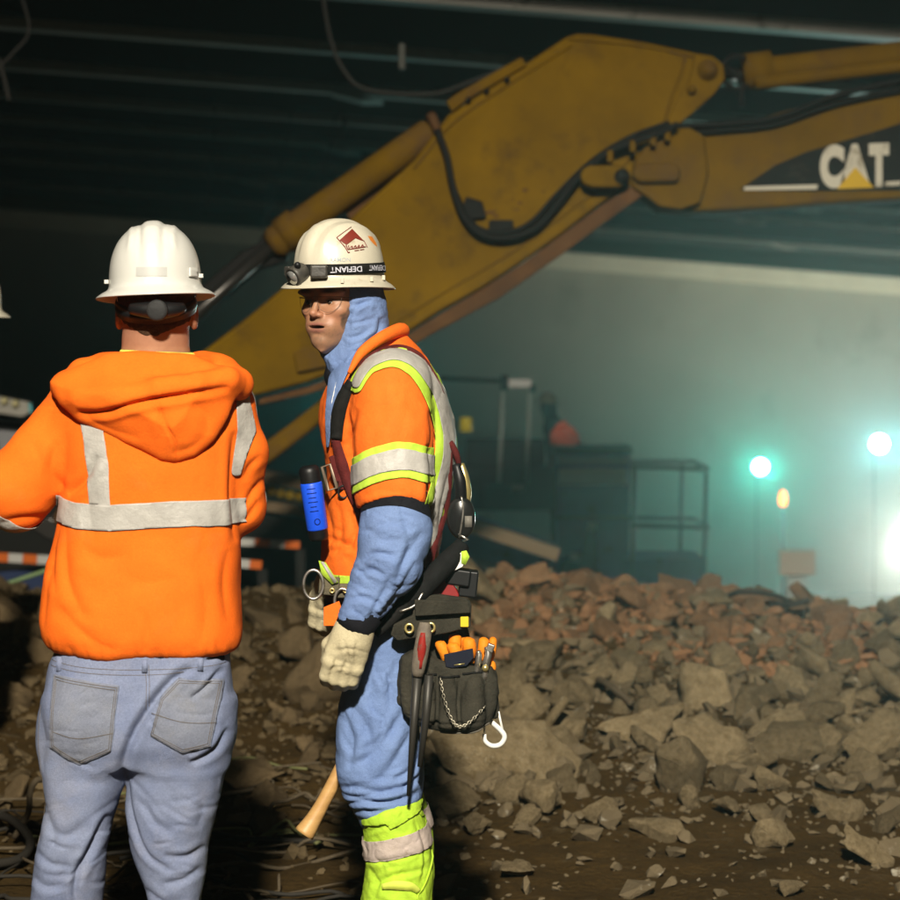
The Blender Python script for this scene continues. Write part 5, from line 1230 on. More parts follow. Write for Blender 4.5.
# vest (short sleeved orange shirt)
T_v = table([(332, 388, 403, 0, 14), (341, 380, 410, 0, 26), (352, 362, 421, 0, 44), (366, 338, 431, 0, 60), (385, 328, 440, 0, 68), (405, 321, 447, 0, 72), (425, 319, 452, 0, 72), (445, 324, 455, 0, 70), (475, 327, 452, 0, 66),
             (505, 326, 447, 0, 64), (535, 323, 441, 0, 65), (562, 321, 437, 0, 67), (580, 324, 434, 0, 66)], 4)
SLV = [(393, 388, -60, 37), (394, 430, -74, 38.5), (396, 486, -87, 37.5)]
SLV_F = [(386, 394, 60, 35), (364, 455, 72, 34)]
def cutS(p): return (p[1]-(488+.010*(p[0]-398)**2))*1.0
def sleeve_f(p): return smax(chain(p, SLV, 8), cutS(p), 2)
def vest_f(p):
    f = loft(p, T_v, 2.35, 4)
    f = smin(f, sleeve_f(p), 7)
    return smin(f, smax(chain(p, SLV_F, 8), p[1]-470, 3), 7)
VS = surf(vest_f, (310, 326, -132), (464, 588, 112), 2.0)
VS.bumps(1.5, 28, 61).crumple(1.1, 26, 62)
VS.creases([([(428, 440), (432, 470), (430, 505)], 4, 5), ([(430, 408), (434, 430), (430, 455)], 3.5, 3), ([(360, 405), (354, 430), (356, 470)], 3.5, 4), ([(330, 548), (350, 540), (362, 520)], 3, 3), ([(328, 535), (345, 538), (360, 545)], 3, 2.4),
            ([(326, 500), (334, 530), (326, 560)], 4, 2), ([(340, 500), (344, 525), (338, 552)], 4, 1.8), ([(352, 505), (356, 530), (350, 556)], 4, 2), ([(380, 372), (386, 395), (384, 425)], 7, 1.2), ([(412, 400), (404, 425), (402, 450)], 6, 1.4),
            ([(446, 470), (440, 500), (436, 530)], 3, 2.4), ([(366, 488), (385, 482), (410, 486)], 5, 1.5), ([(424, 498), (422, 520), (425, 560)], 5, 3)])
vest = mk('orange_vest', VS.P, VS.Q, M_vest, p2, F2)
# opened collar roll of the vest
mk('vest_collar', *tube(smoothpath([(352, 372, -66), (364, 352, -58), (382, 338, -44), (397, 331, -20), (402, 331, 0), (396, 334, 22), (376, 342, 44)], 40), [2, 5, 6, 7, 8, 7, 5], 12), M_vest, vest, F2)
P, Nn = VS.P, VS.N; UU, VV = P[:, 0], P[:, 1]; back = -Nn[:, 2]+.05
slv = chain((UU, VV, P[:, 2]), SLV, 8); tor = loft((UU, VV, P[:, 2]), T_v, 2.35, 4)
on_s = (tor-slv)*.5+.6; on_b = (slv-tor)*.5+.6
# blue chest of the coverall in the open front, black zip beside it
mk('coverall_chest', *patch(VS, [-polyd(UU, VV, [(334, 360), (352, 348), (366, 342), (360, 356), (350, 376), (342, 396), (337, 420), (333, 445), (331, 445), (330, 415), (332, 385)]), -Nn[:, 2]+.35], 2.2), M_blue, p2, F2, solid=.002)
mk('zip', *tube(np.array([hitn(VS, x, y)+np.array([0, 0, -4]) for x, y in ((341, 374), (338, 386), (335, 400), (334, 420), (334, 440))]), .9, 6), M_whitepaint, p2, F2)
UC = surf(lambda p: smax(chain(p, [(347, 346, -2, 15), (347, 374, -4, 23)], 4), -(p[1]-344), 2), (320, 338, -40), (382, 398, 30), 2.0); mk('undershirt_collar', UC.P, UC.Q, M_dark, p2, F2)
# lime and silver tape: over the shoulder and down the back, and round the sleeve
arc = smoothpath([(360, 384), (366, 373), (375, 363), (394, 357), (414, 364), (430, 384), (441, 410), (446, 440), (443, 470), (434, 505), (424, 545), (420, 580)], 50)
d, t, sd = lined(UU, VV, arc); wid = np.interp(t, [0, .1, .45, 1], [7, 9, 11, 11])
wob = .6*vnoise(P, 12, 3)
mk('lime_trim', *patch(VS, [wid+wob-d, back+.15, VV-340], 1.4), M_lime, vest, F2, solid=.0012)
dd = lined(UU-1.5, VV+1.5, arc)[0]
mk('reflective_strip', *patch(VS, [wid*.55+wob*.6-dd, back+.15, VV-340], 2.6), M_silver, vest, F2, solid=.0012)
bend = 443+.0075*(UU-400)**2+np.where(UU < 400, .10*(400-UU), 0)
mk('lime_trim', *patch(VS, [17+wob-np.abs(VV-bend-10), on_s, 3-(tor*0)], 1.4), M_lime, vest, F2, solid=.0012)
mk('reflective_strip', *patch(VS, [9.8+wob-np.abs(VV-bend-10), on_s], 2.6), M_silver, vest, F2, solid=.0012)
mk('lime_trim', *patch(VS, [VV-569, on_b], 1.5), M_lime, vest, F2, solid=.001)
0 and mk('sleeve_hem', *tube(smoothpath([(396+36*math.cos(q), 496+6*math.sin(q)*-1+ (0 if math.sin(q) < 0 else 0), -88-34*math.sin(q)) for q in np.linspace(0, 2*math.pi, 25)[:-1]], 48), 2.0, 8, closed=True), M_dark, vest, F2)

# harness straps
mk('maroon_strap', *ribbon(VS, [(350, 384), (362, 367), (380, 354), (400, 349), (418, 356), (432, 374), (442, 394)], [6, 9, 10, 9, 6], 1.3, 1.5, 40), M_maroon, vest, F2)
mk('harness_strap', *ribbon(VS, [(354, 380), (346, 396), (341, 414), (339, 436)], [9, 13, 14, 12], 1.5, 4.5, 30), M_web, vest, F2)
mk('maroon_strap', *ribbon(VS, [(338, 436), (345, 462), (352, 482), (360, 500), (366, 520)], [8, 12, 10, 9, 8], 1.5, 3.4, 30), M_maroon, vest, F2)
mk('harness_strap', *ribbon(VS, [(450, 450), (446, 500), (432, 545), (424, 575)], [6, 8, 10, 12], 1.5, 3.6, 30), M_maroon, vest, F2)
def S_at(u, v, up=0):
    h, n = VS.hit(u, v); return (u, v, (h[2] if h is not None else -40)-up)
w0 = S_at(340, 470)[2]
mk('chest_strap', *cat(box((343, 464, w0-4), (8, 13, 4), rotm('Z', -18)), box((348, 481, w0-5), (7, 5, 3))), M_maroon, vest, F2, bevel=.003)
bk = mk('buckle', *tube(np.array([(325, 464, w0-4), (333, 461, w0-6), (340, 484, w0-6), (331, 487, w0-4)]), 1.9, 8, closed=True), mat('dull_buckle', (.22, .17, .12), .5, metal=.5), vest, F2)
mk('strap_ring', *tube(np.array([(346+5*math.cos(t), 488+6*math.sin(t), w0-8) for t in np.linspace(0, 2*math.pi, 20)[:-1]]), 1.1, 6, closed=True), M_black, vest, F2)
mk('vest_clip', *tube(np.array([(341, 440, w0-8), (350, 441, w0-9), (352, 450, w0-9), (345, 452, w0-8)]), 2.2, 8), M_vest, vest, F2)

# hard hat with headlamp, strap and emblem
hat2, HT2, put2 = hard_hat('hard_hat', p2, F2, (339, 284.5, -3), 409, 180-47, 0, .5, M_white2, side=.102, front=.117, h=.134, brim=.028)
SV, SF = [], []
nn_ = 96
for i in range(nn_):
    t = 2*math.pi*i/nn_; cx, sy = math.cos(t), math.sin(t); zc = .036+.004*(-sy)+.010*max(0, cx)*0+.008*(cx*.7-sy*.7)*.5+.004
    for z in (zc-.0125, zc+.0125):
        rs = 1-.62*max(0, z-.03)**1.35*9
        SV.append((( .1045)*rs*cx, (.1195)*rs*sy, z))
for i in range(nn_):
    j = (i+1) % nn_; SF.append([2*i, 2*j, 2*j+1, 2*i+1])
SVp = put2(np.array(SV)); strapS = Surf(SVp, np.array(SF)).normals()
strap = mk('headlamp_strap', SVp, SF, M_web, hat2, F2, solid=.0022)
# make sure we know which way is out
def project(S, uv, off):
    out = []
    for u, v in uv:
        h, n = S.hit(u, v)
        out.append((u, v, (h[2]-off) if h is not None else np.nan))
    out = np.array(out); bad = np.isnan(out[:, 2])
    if bad.any(): out[bad, 2] = np.nanmax(out[:, 2]) if (~bad).any() else 0
    return out
def surf_text(name, s, S, c, size, ang, off, m, parent, bold=0, sx=1.0, flip=1):
    V, F = text_mesh(s, size, bold); a = math.radians(ang); ca_, sa_ = math.cos(a), math.sin(a)
    x, y = V[:, 0]*sx, -V[:, 1]
    uv = np.stack([c[0]+x*ca_-y*sa_, c[1]+x*sa_+y*ca_], 1)
    return mk(name, project(S, uv, off), F, m, parent, F2)
M_ltxt = mat('strap_lettering', (.50, .50, .56), .6)
outS = Surf(strapS.P*1.0, strapS.Q)
c3 = strapS.P.mean(0); outS.P = c3+(strapS.P-c3)*np.array([1.03, 1, 1.03]); outS.normals()
surf_text('strap_lettering', 'DEFIANT', outS, (348.5, 270.5), 7.6, 180-3, 1.0, M_ltxt, hat2, .12, 1.02)
surf_text('strap_lettering', 'DEFIANT', outS, (378, 268.2), 7.4, 180-3, 1.0, M_ltxt, hat2, .12, .52)
surf_text('name_sticker', 'RAMON', HT2, (342.5, 261.5), 5.4, -1, .5, mat('faded_ink', (.34, .38, .40), .6), hat2, .02, 1.05)
def emblem(name, poly, m, off=.5, n=4):
    bm = bmesh.new(); vs_ = [bm.verts.new((x, y, 0)) for x, y in poly]; bm.faces.new(vs_)
    bmesh.ops.triangulate(bm, faces=bm.faces[:]); bmesh.ops.subdivide_edges(bm, edges=bm.edges[:], cuts=n, use_grid_fill=True)
    bm.verts.index_update(); uv = [(v.co.x, v.co.y) for v in bm.verts]; F = [[v.index for v in f.verts] for f in bm.faces]; bm.free()
    return mk(name, project(HT2, uv, off), F, m, hat2, F2)
M_emb = mat('maroon_emblem', (.17, .022, .012), .45); M_embw = mat('emblem_cream', (.66, .58, .45), .45)
Z = lambda x, y: (280+x/6.923, 215+y/6.923)
emblem('emblem', [Z(426, 186), Z(508, 104), Z(588, 186), Z(560, 178), Z(532, 166), Z(500, 190), Z(470, 216)], M_emb)
for ln, w_ in (([Z(408, 166), Z(500, 92)], .5), ([Z(406, 168), Z(462, 232), Z(486, 272), Z(496, 268)], .6), ([Z(470, 218), Z(532, 168), Z(562, 180), Z(590, 188)], .5), ([Z(590, 190), Z(612, 232)], .45), ([Z(470, 222), Z(484, 250), Z(540, 240), Z(600, 228)], .7), ([Z(528, 258), Z(556, 253)], .55), ([Z(564, 251), Z(590, 246)], .55),
              ([Z(486, 222), Z(492, 244)], .6), ([Z(500, 236), Z(510, 226), Z(516, 240)], .6), ([Z(524, 234), Z(534, 222), Z(540, 236)], .6), ([Z(548, 232), Z(556, 218), Z(562, 232)], .6), ([Z(572, 228), Z(580, 214), Z(586, 228)], .6)):
    pp = project(HT2, np.concatenate([np.linspace(ln[i], ln[i+1], 6) for i in range(len(ln)-1)]), .3); mk('emblem_line', *tube(pp, w_, 5), M_emb, hat2, F2)
emblem('orange_sticker', [Z(612, 150), Z(640, 152), Z(668, 196), Z(676, 224), Z(654, 206), Z(630, 180)], mat('orange_sticker', (.62, .20, .03), .5))
# headlamp
FWo, LTo = FW, LT; FW = np.array([-math.sin(.84), 0, -math.cos(.84)]); LT = np.array([math.cos(.84), 0, -math.sin(.84)])
def hl(a, b, c):  # around the front of the hat, b forward
    return np.array([339, 284.5, -3])+LT*a+FW*b+np.array([0, -c, 0])
def ori(V, o, ax):  # lathe along z -> axis
    z = np.array(ax, float); z /= np.linalg.norm(z); x = np.cross([0, 1, 0], z); x /= np.linalg.norm(x); y = np.cross(z, x)
    return np.array(V)@np.stack([x, y, z])+np.array(o)
V, Fc = lathe([(.1, -9), (8, -9), (9.5, -7), (10, 0), (10.5, 6), (9.2, 8), (8, 7), (.1, 6)], (0, 0, 0), 24)
hl0 = hl(4, 55, 9.0); hdm = mat('headlamp_body', (.035, .033, .030), .42, (.06, .055, .045), 60, .2, 60)
lampo = mk('headlamp', ori(V, hl0, FW*.9+np.array([0, .45, 0])), Fc, hdm, hat2, F2)
V, Fc = lathe([(.1, 5), (6.8, 7), (7.2, 8.3), (.1, 9.2)], (0, 0, 0), 20)
mk('headlamp_lens', ori(V, hl0, FW*.9+np.array([0, .45, 0])), Fc, mat('lens', (.5, .5, .48), .08, metal=.7), lampo, F2)
V, Fc = cat(box((0, 0, 0), (8.5, 6.5, 5.5))); mk('battery_box', ori(V, hl(26, 46, 11.5), FW*.7+LT*.7), Fc, hdm, lampo, F2, bevel=.006)
V, Fc = cat(box((0, 0, 0), (4, 5, 3))); mk('battery_box', ori(V, hl(-15, 52, 12.5), FW), Fc, hdm, lampo, F2, bevel=.004)
mk('lamp_knob', *lathe([(3, -3), (3.2, 0), (2.6, 3)], tuple(hl(10, 60, 18)), 12), M_black, lampo, F2)
for x, y in ((384, 281), (373, 283), (345, 285), (302, 279)): 
    q = project(HT2, [(x, y)], 0)[0]; mk('clip', *box((x, y-3, q[2]), (1.6, 2.4, 2.2)), M_white2, hat2, F2, bevel=.001)

# gaiter of the near leg and the far one
for nm, sg in (('n', 1), ('f', -1)):
    T_g = table([(788, 362, 419, -42*sg, 36), (803, 362, 423, -42*sg, 37), (830, 366, 432, -41*sg, 37), (858, 368, 434, -40*sg, 37), (885, 363, 432, -40*sg, 38), (905, 363, 433, -39*sg, 40), (940, 366, 432, -38*sg, 36), (976, 370, 428, -38*sg, 34)], 4)
    gfun = lambda p, T=T_g: smax(loft(p, T, 2.2, 4), (805-.33*(p[0]-363))-p[1], 1.5)
    GS = surf(gfun, (352, 778, -90 if sg > 0 else -4), (444, 984, 4 if sg > 0 else 90), 1.9)
    if nm == 'n':
        GS.bumps(.8, 16, 71).crumple(1.3, 15, 72)
        cr = [([(366, 848), (390, 842), (424, 836)], 2.2, 1.8), ([(372, 870), (395, 858), (428, 852)], 2.4, 2.4), ([(376, 880), (392, 886), (404, 896)], 2.5, 2.2), ([(370, 852), (380, 866), (374, 884)], 3, 2), ([(402, 852), (412, 868), (424, 880)], 2.4, 2),
              ([(366, 820), (380, 812), (392, 808)], 1.6, 1.2), ([(416, 806), (424, 830), (426, 850), (420, 868)], 1.8, 1.8)]
        GS.creases(cr)
    g = mk('gaiter', GS.P, GS.Q, M_gaiter, p2, F2)
    P = GS.P; mid = 838-.24*(P[:, 0]-368); 
    mk('reflective_strip', *patch(GS, [10.5-np.abs(P[:, 1]-mid)+.6*vnoise(P, 9, 3)], 1.1), mat('dirty_tape', (.50, .42, .38), .6, (.42, .35, .30), 40, .4, 60, dirt=(.28, .2, .15), dscale=30, dlev=.6), g, F2, solid=.001)
    if nm == 'n':
        mk('gaiter_flap', *patch(GS, [-polyd(P[:, 0], P[:, 1], [(364, 800), (412, 783), (422, 792), (420, 798), (392, 812), (388, 806), (366, 812)]), -GS.N[:, 2]+.1], 1.2), M_gaiter, g, F2, solid=.0022)
        mk('gaiter_strap', *ribbon(GS, [(384, 868), (398, 866), (412, 868), (420, 874)], [5, 9, 9, 5], 1.2, .8, 20), mat('yellow_strap', (.60, .70, .10), .7), g, F2)
        mk('gaiter_cord', *stitch(GS, [(417, 796), (430, 818), (433, 842), (426, 866), (418, 880), (428, 890), (432, 898)], 1.0, .8, 40, sm=True), M_gaiter, g, F2)
boot(p2, F2, (396, -38, 990), math.pi*.58, 409); boot(p2, F2, (396, 38, 990), math.pi*.50, 409)

# tool belt: wide padded belt, flap, pouch
belt = mk('tool_belt', *cat(tube(smoothpath([(330+0*t, 0, 0) for t in (0, 1)]+[], 2) if False else np.array([(383+52*math.cos(t)*-1, 602+4*math.cos(t), -72*math.sin(t)) for t in np.linspace(0, 2*math.pi, 49)[:-1]]), 1.5, 6, closed=True)), M_web, p2, F2)
bv = np.array([v.co[:] for v in belt.data.vertices]); 
cz = bv[:, 2].copy(); 
ring = np.array([(383-56*math.cos(t), 604+4*math.cos(t), -74*math.sin(t)) for t in np.linspace(0, 2*math.pi, 49)[:-1]])
def ringband(ring, h, th):
    n = len(ring); c = ring.mean(0); V = []
    for p_ in ring:
        o = p_-c; o[1] = 0; o /= np.linalg.norm(o)
        for dy, do in ((-h, 0), (-h, th), (h, th), (h, 0)): V.append(p_+np.array([0, dy, 0])+o*do)
    F = []
    for i in range(n):
        j = (i+1) % n
        for k in range(4): F.append([4*i+k, 4*j+k, 4*j+(k+1) % 4, 4*i+(k+1) % 4])
    return np.array(V), F
mk('belt_webbing', *ringband(ring, 9, 3), M_web, belt, F2)
ring2 = ring.copy(); ring2[:, 1] -= 14; mk('belt_webbing', *ringband(ring2, 7, 2), M_maroon, belt, F2)
def quilt(name, poly, w, th, m, parent, bevel=.004, tilt=0):
    V, F = prism(poly, w-th, w+th)
    V[:, 2] += (V[:, 0]-np.mean([p_[0] for p_ in poly]))*tilt
    return mk(name, V, F, m, parent, F2, bevel=bevel)
flap = quilt('belt_pad', [(416, 586), (440, 585), (467, 590), (471, 596), (470, 618), (446, 623), (416, 626), (400, 628), (393, 622), (396, 612), (414, 604)], -82, 4, M_pouch, belt, .004, .35)
quilt('belt_pad', [(416, 588), (468, 592), (470, 603), (417, 604)], -88, 2.5, M_pouch, belt, .003, .35)
for x in (411, 431.5):
    mk('grommet', *tube(np.array([(x+3.6*math.cos(t), 615.5+4.1*math.sin(t), -92+(x-430)*.35) for t in np.linspace(0, 2*math.pi, 24)[:-1]]), 1.3, 8, closed=True), M_brass, belt, F2)
mk('yellow_tab', *cat(box((464, 612, -76), (4, 5, 2))), mat('yellow_tab', (.70, .50, .03), .6), belt, F2, bevel=.002)
# pouch as a soft bag
def pouch_f(p):
    U, V, Wp = p
    d = polyd(U, V, [(403, 646), (414, 640), (450, 652), (490, 656), (497, 668), (496, 694), (489, 710), (470, 718), (446, 719), (420, 713), (404, 700), (401, 672)])
    t = 15+5*np.clip((V-660)/50, 0, 1)
    f = smax(d, np.abs(Wp+66-.10*(U-450))-t, 9)
    for (a, b, r) in (((424, 664), (428, 700), 10), ((447, 668), (448, 704), 11), ((474, 672), (471, 704), 14)):
        f = smin(f, cone(p, (a[0], a[1], -82+.1*(a[0]-450)), (b[0], b[1], -86+.1*(a[0]-450)), r*.7, r), 3)
    f = smin(f, cone(p, (405, 652, -72), (403, 690, -72), 4.5, 5.5), 2)
    f = smin(f, cone(p, (492, 664, -62), (494, 704, -60), 4, 4.5), 2)
    f = smin(f, cone(p, (486, 662, -70), (488, 700, -68), 4, 4.5), 1.5)
    return smax(f, -(smax(polyd(U, V, [(418, 620), (490, 620), (488, 664), (420, 660)]), np.abs(Wp+64)-9, 2)), 2)
PO = surf(pouch_f, (392, 632, -112), (504, 726, -36), 1.5)
PO.bumps(1.2, 14, 81).crumple(.6, 12, 82).creases([([(437, 655), (438, 690), (436, 716)], 1.6, 2.4), ([(460, 660), (458, 690), (460, 714)], 1.6, 2.4), ([(405, 700), (440, 708), (486, 706)], 1.4, 1.6), ([(412, 648), (414, 690), (410, 706)], 1.4, 1.8)])
pouch = mk('tool_pouch', PO.P, PO.Q, M_pouch, p2, F2)
quilt('pouch_back', [(414, 622), (432, 612), (466, 616), (472, 640), (478, 662), (420, 662), (411, 640)], -52, 3, M_pouch, pouch, .003, .1)
for ln in ([(416, 662), (437, 662)], [(440, 664), (459, 664)], [(462, 662), (487, 660)]): mk('pocket_binding', *stitch(PO, ln, 1.1, .6, 16), M_web, pouch, F2)
mk('pouch_trim', *stitch(PO, [(404, 702), (420, 713), (446, 718), (470, 717), (488, 709)], 1.0, .4, 40, sm=True), mat('grey_binding', (.11, .10, .08), .8), pouch, F2)
chainP = smoothpath([(441, 664, -101), (443, 676, -103), (447, 690, -104), (452, 702, -105), (458, 708, -106), (466, 706, -105), (476, 698, -100), (486, 688, -92)], 30)
L_ = []
for i, c in enumerate(chainP[:-1]):
    t = chainP[i+1]-c; t /= np.linalg.norm(t); n = np.cross(t, [0, 0, 1.]) if i % 2 else np.array([0, 0, 1.])
    L_.append(tube(np.array([c+t*2.1*math.cos(a)+n*1.3*math.sin(a) for a in np.linspace(0, 2*math.pi, 11)[:-1]]), .42, 5, closed=True))
mk('pouch_chain', *cat(*L_), mat('chain_metal', (.5, .46, .36), .35, metal=.8), pouch, F2)
# straps between torso and belt at the back, padded black tube, red tape
mk('padded_strap', *tube(smoothpath([(462, 540, -52), (450, 553, -62), (434, 568, -76), (418, 584, -84), (400, 600, -80)], 24), [8, 10.5, 11, 10.5, 9], 14), mat('foam_sleeve', (.006, .006, .006), .8, (.012, .012, .012), 40, .4, 60), p2, F2)
mk('red_tape_roll', *prism([(436, 570), (446, 562), (459, 588), (458, 594), (430, 594)], -60, -40), mat('red_tape', (.22, .012, .012), .45), p2, F2, bevel=.004)
mk('belt_case', *cat(box((458, 571, -50), (12, 8, 12), rotm('Z', 8)), box((468, 578, -46), (9, 13, 11), rotm('Z', 6))), M_black, p2, F2, bevel=.005)
mk('white_tag', *prism([(442, 560), (456, 548), (464, 545), (466, 552), (462, 560), (450, 566)], -66, -62), M_whitepaint, p2, F2, bevel=.001)
mk('lime_tag', *prism([(461, 545), (466, 544), (469, 550), (465, 558), (461, 556)], -67.5, -66.5), M_lime, p2, F2)
mk('under_strap', *tube(smoothpath([(424, 560, -70), (414, 585, -86), (396, 606, -90), (378, 622, -92)], 20), [2, 5, 6, 5], 8), M_web, p2, F2)
mk('under_strap', *tube(smoothpath([(424, 582, -92), (416, 594, -95), (402, 600, -95)], 12), 1.4, 8), M_steel, p2, F2)
# front belt buckle plate and D rings
w1 = -70
bp = mk('belt_plate', *cat(box((333, 578, w1), (10, 9, 3), rotm('Z', 4)), box((345, 583, w1+2), (8, 7, 3))), mat('olive_leather', (.085, .075, .05), .6, (.13, .11, .07), 30, .3, 60), p2, F2, bevel=.004)
for c, r in (((318, 576), (9.5, 14)), ((346, 592), (7.5, 12))):
    mk('d_ring', *tube(np.array([(c[0]+r[0]*math.cos(t), c[1]+r[1]*math.sin(t), w1-6) for t in np.linspace(0, 2*math.pi, 30)[:-1]]), 1.6, 8, closed=True), M_steel, bp, F2)
for x in (336, 349): mk('rivet', *tube(np.array([(x+2*math.cos(t), 582+2*math.sin(t), w1-5) for t in np.linspace(0, 2*math.pi, 14)[:-1]]), .9, 6, closed=True), M_brass, bp, F2)
mk('lime_tape_tail', *prism([(323, 553), (330, 555), (342, 574), (336, 576), (326, 566)], w1-6, w1-4.5), M_lime, p2, F2); mk('silver_tape_tail', *prism([(325, 554), (328, 554), (341, 573), (338, 575)], w1-7.2, w1-6.4), M_silver, p2, F2)
mk('orange_hem', *prism([(328, 598), (343, 592), (347, 603), (344, 616), (328, 616)], -78, -74), M_vest, p2, F2, bevel=.002)

# ------------------------------------------------------------------ tools he carries (things of their own)
def thing(name, label, cat_, V, F, m, fr=F2, group=None, bevel=0, solid=0, kind=None):
    o = mk(name, V, F, m, None, fr, bevel=bevel, solid=solid); tag(o, label, cat_, group, kind); return o
fl = empty('flashlight', tuple(F2([[318, 535, -66]])[0]), 'black and blue canister flashlight clipped to the chest strap', 'flashlight')
ax = [(313, 462, -70), (323, 534, -66)]
def along(t): return np.array(ax[0])+(np.array(ax[1])-np.array(ax[0]))*t
mk('flashlight_body', *tube(np.array([along(t) for t in (0, .03, .08, .2, .96, 1)]), [7.5, 9.5, 10.3, 10, 9.6, 8.4], 24), M_black, fl, F2)
mk('blue_sleeve', *tube(np.array([along(t) for t in (.22, .24, .5, .84, .86)]), [10.1, 10.7, 10.6, 10.4, 9.9], 24), M_bluecan, fl, F2)
FS = Surf(*[np.array(q) for q in (tube(np.array([along(t) for t in (.22, .86)]), 10.6, 24)[0], tube(np.array([along(t) for t in (.22, .86)]), 10.6, 24)[1][:24])]).normals()
inkM = mat('dark_ink', (.004, .02, .16), .5)
for i, (k, wv) in enumerate([(.30, 8), (.36, 9), (.42, 7), (.48, 9), (.54, 6), (.60, 8)]):
    c = along(k); mk('label_print', *tube(project(FS, [(c[0]-wv/2+x, c[1]+.4-x*.12) for x in np.linspace(0, wv, 5)], .3), .42, 4), inkM, fl, F2)
c = along(.74); mk('label_print', *tube(project(FS, [(c[0]+1.5+2.6*math.cos(t), c[1]+2.8*math.sin(t)) for t in np.linspace(0, 2*math.pi, 16)[:-1]], .3), .45, 4, closed=True), inkM, fl, F2)
# long screwdriver / sleever bar with a taped handle
bar = empty('sleever_bar', tuple(F2([[414, 775, -100]])[0]), 'red and grey handled tapered steel bar hanging in front of the tool pouch', 'hand tool')
mk('handle', *tube(smoothpath([(426, 609, -104), (425, 622, -105), (421, 645, -106), (419, 660, -105)], 14), [5, 7.2, 7.6, 7.4, 5.5], 14), mat('taped_handle', (.12, .10, .08), .6, (.2, .17, .13), 50, .3, 90), bar, F2)
HB = tube(smoothpath([(424.5, 618, -109.5), (423, 634, -110.5), (421, 652, -109)], 10), [3, 4.6, 3.5], 10); mk('red_tape', *HB, M_red, bar, F2)
mk('shank', *tube(np.array([(419, 658, -104), (415, 710, -103), (410, 775, -101)]), [4.6, 3.6, 1.6], 12), mat('dark_iron', (.045, .042, .036), .5, metal=.5), bar, F2)
bar2 = thing('pry_bar', 'dark flat bar hanging beside the tapered steel bar', 'hand tool', *tube(np.array([(430, 660, -100), (427, 700, -98), (421, 748, -97)]), [4.4, 4, 2.4], 8), mat('dark_iron', (.045, .042, .036), .5, metal=.5))
# orange work gloves stuffed in the pouch
gl2 = empty('orange_gloves', tuple(F2([[462, 645, -64]])[0]), 'orange rubber gloves tucked into the tool pouch', 'gloves')
for i, (a, b, r) in enumerate([((447, 650, -66), (440, 634, -68), 5.6), ((452, 645, -60), (455, 628, -62), 6.6), ((458, 650, -70), (452, 635, -74), 6.2), ((468, 648, -64), (468, 631, -66), 6.6), ((480, 650, -60), (483, 632, -60), 5.6), ((487, 654, -58), (492, 632, -58), 4.2), ((470, 655, -60), (462, 632, -56), 5), ((489, 664, -58), (490, 654, -60), 4.4)]):
    mk('glove_finger', *tube(smoothpath([a, ((a[0]+b[0])/2+1, (a[1]+b[1])/2, (a[2]+b[2])/2-2), b, (b[0]+.3*(b[0]-a[0])*.3, b[1]-2.6, b[2])], 12), [r*.95, r, r*1.02, r*.9, r*.35], 12), M_yglove, gl2, F2)
V, F = prism([(444, 643), (458, 640), (472, 637), (473, 646), (466, 654), (452, 656), (446, 655)], -82, -79); mk('glove_cuff', V, F, mat('navy_cuff', (.012, .014, .025), .8), gl2, F2, bevel=.002)
mk('cuff_stitch', *tube(np.array([(454, 653, -82.6), (464, 651.5, -82.6)]), .6, 5), M_brass, gl2, F2)
pl = empty('pliers', tuple(F2([[484, 660, -70]])[0]), 'steel pliers standing in the tool pouch beside the orange gloves', 'pliers')
mk('plier_arm', *tube(smoothpath([(483, 668, -76), (485, 652, -77), (487, 643, -77), (485, 636, -77)], 12), [3, 3.6, 3.6, 2.4], 8), M_steel, pl, F2)
mk('plier_arm', *tube(smoothpath([(475, 666, -76), (477, 652, -77), (478, 644, -77), (477, 640, -77)], 12), [2.6, 3.2, 3.2, 2.4], 8), M_steel, pl, F2)
mk('plier_jaw', *box((489, 637, -77), (3.6, 4, 3), rotm('Z', 20)), M_steel, pl, F2, bevel=.003)
mk('plier_pivot', *lathe([(3.2, -2), (3.2, 2)], (484, 656, -80), 12), M_brass, pl, F2)
# white carabiner
cb = empty('carabiner', tuple(F2([[493, 735, -62]])[0]), 'white painted snap hook hanging from the corner of the tool pouch', 'snap hook')
mk('hook', *tube(smoothpath([(484, 706, -62), (499, 719, -62), (503, 726, -62), (499, 733, -62), (491, 734.5, -62), (484.5, 730, -62), (483.5, 723, -62)], 30), [2.4, 2.6, 2.5, 2.5, 2.3, 2], 10), M_whitepaint, cb, F2)
mk('gate', *tube(np.array([(497, 701, -62), (499, 710, -62), (502, 722, -62)]), 1.2, 8), M_whitepaint, cb, F2); mk('gate', *tube(np.array([(484, 706, -62), (483.3, 713, -62), (483.5, 722, -62)]), 1.0, 8), M_whitepaint, cb, F2)
# self retracting lanyard on the back
ly = empty('lanyard_reel', tuple(F2([[462, 535, -20]])[0]), 'black retractable lanyard reel with brass connector hung on the back of the vest', 'lanyard')
mk('connector', *tube(smoothpath([(461, 462, -30), (464, 474, -32), (467, 488, -32), (467, 500, -30)], 12), [3, 4.6, 4.4, 3.2], 12), M_brass, ly, F2)
mk('connector', *tube(smoothpath([(456, 462, -36), (460, 480, -38), (461, 504, -34)], 10), [4, 6, 6], 10), M_black, ly, F2)
V, F = lathe([(.1, -9), (15, -9), (18, -6.5), (19, 0), (18, 6.5), (15, 9), (.1, 9)], (0, 0, 0), 28); V = V*np.array([.74, 1.12, 1])
mk('reel_case', V[:, [0, 1, 2]]+np.array([461, 515, -34]), F, mat('glossy_black', (.012, .012, .012), .22), ly, F2)
mk('case_rib', *tube(smoothpath([(461, 493, -44.5), (463, 505, -46), (461.5, 520, -46), (459, 534, -44)], 14), 1.1, 6), M_steel, ly, F2)
